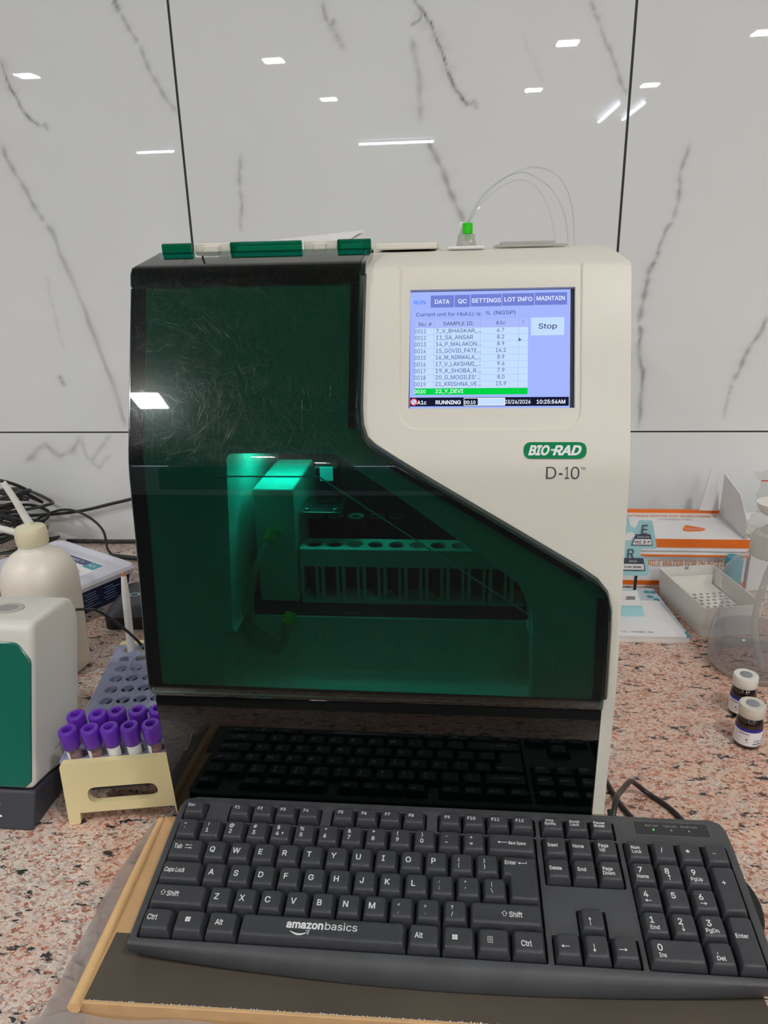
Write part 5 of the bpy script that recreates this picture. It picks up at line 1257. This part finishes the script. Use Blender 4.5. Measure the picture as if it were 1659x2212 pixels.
# big clear bottle
cbt = thing('clear_bottle', 'large clear plastic bottle half full of water, cut by the right edge', 'bottle', (.3770, .852, 0))
Rb = .0555
obj('bottle_shell', MB().lathe([(.048, 0), (Rb - .003, .004), (Rb, .012), (Rb, .034), (Rb - .0012, .046), (.0520, .062), (.0470, .080), (.0445, .090), (.0450, .094), (.0500, .104), (.0508, .114), (.0480, .126), (.0400, .138), (.0300, .145), (.0245, .1490), (.0215, .154), (.0210, .160)], 56, cap=False), M['clearb'], cbt)
obj('water', MB().lathe([(.0455, .003), (Rb - .004, .008), (Rb - .0022, .014), (Rb - .0022, .036), (Rb - .0030, .0430)], 48), M['water'], cbt)
obj('base_ring', MB().lathe([(.0470, -.0002), (Rb - .0040, .0026), (Rb - .0012, .009), (Rb - .0016, .0100), (Rb - .0050, .0050), (.044, .0024)], 48, cap=False), M['frost'], cbt)
obj('neck_collar', MB().lathe([(.0222, .150), (.0245, .152), (.0245, .164), (.0238, .168), (.0238, .172), (.0228, .174), (.0222, .178), (.0150, .180), (.0125, .184), (.0110, .1860)], 44), M['frost'], cbt)
obj('pump_stem', MB().lathe([(.0060, .1860), (.0060, .200)], 20), M['frost'], cbt)
obj('pump_head', MB().lathe([(.006, .2000), (.0175, .2030), (.0225, .2090), (.0240, .2160)], 36), M['wplastic'], cbt)
obj('dip_tube', MB().sweep([(.006, 0, .150), (-.006, -.006, .110), (-.010, -.010, .060), (.004, -.016, .006)], .0040, 12, 6), M['frost'], cbt)
pb = thing('plastic_bag', 'crumpled clear zip bag with a red seal line above the big clear bottle', 'plastic bag', (.47, 1.07, 0))
rng = np.random.RandomState(5); g_ = MB(); nu, nv = 22, 22
for i in range(nu + 1):
    for j in range(nv + 1):
        u, v = i / nu, j / nv; w_ = .050 * (.62 + .5 * abs(v - .62)); g_.v.append((.475 + (u - .5) * 2 * w_ + .004 * math.sin(v * 17), 1.07 + .020 * math.sin(u * 9 + v * 5) * math.sin(math.pi * u) + rng.normal(0, .0026), .0845 + v * .105 + rng.normal(0, .0015) * (1 if j else 0)))
for i in range(nu):
    for j in range(nv): k = i * (nv + 1) + j; g_.f.append((k, k + nv + 1, k + nv + 2, k + 1))
obj('bag_film', g_, M['bag'], pb, world=True, ang=15)
obj('red_seal', MB().box((.438, 1.0560, .1800), (.515, 1.0566, .1818)), M['red'], pb, world=True)

# amber vials
def vial(loc, lab, rz, tone):
    t = thing('amber_vial', lab, 'vial', loc, rz, group='amber vials beside the keyboard')
    obj('vial_glass', MB().lathe([(.0110, 0), (.0130, .0012), (.0134, .003), (.0134, .0270), (.0128, .0305), (.0112, .0335), (.0100, .0350), (.0098, .0362)], 40), M['amber'], t)
    obj('paper_label', MB().lathe([(.01352, .0050), (.01352, .0215)], 40, cap=False), M['paper'], t)
    obj('blue_band', MB().lathe([(.01356, .0216), (.01356, .0252)], 40, cap=False), M['blue'], t)
    obj('vial_cap', MB().lathe([(.0122, .0362), (.0128, .0370), (.0130, .0480), (.0124, .0492), (.0070, .0494), (.0064, .0490)], 44), tone, t)
    obj('rubber_stopper', MB().lathe([(.0064, .0491), (.0064, .0498), (.0056, .0502)], 28), M['grub'], t)
    lt = MB()
    for s, a, z, c in (('2026-10', -60, .0105, .0021), ('AA50051A', -58, .0070, .0021), ('\u25b2', -116, .0120, .0018), ('=', -112, .0085, .0022)):
        for i, chh in enumerate(s):
            an_ = D(a) + (i - (len(s) - 1) / 2) * .135; m = Matrix.Rotation(an_, 4, 'Z') @ Matrix.Translation((.0137, 0, z)) @ Matrix.Rotation(math.pi / 2, 4, 'Z') @ Matrix.Rotation(math.pi / 2, 4, 'X')
            text(lt, chh, 0, 0, c, None, .01, 0, m, 0, 'C')
    obj('label_print', lt, M['ink'], t)
    lt = MB(); n = 8
    for k in range(n): 
        a0, a1 = D(-150) + k * .09, D(-150) + (k + 1) * .09; lt.add([(.01366 * math.cos(a0), .01366 * math.sin(a0), .0186), (.01366 * math.cos(a1), .01366 * math.sin(a1), .0186), (.01366 * math.cos(a1), .01366 * math.sin(a1), .0194), (.01366 * math.cos(a0), .01366 * math.sin(a0), .0194)], [(0, 1, 2, 3)])
    obj('label_rule', lt, M['blue'], t)
vial((.3120, .6915, 0), 'amber vial with beige cap and blue banded label, nearer of the two vials', 0, pm('beige_cap', (214, 208, 198), .45))
vial((.3255, .7480, 0), 'amber vial with a bright white cap, standing behind the nearer vial', -.35, M['vcap'])
random.seed(9)
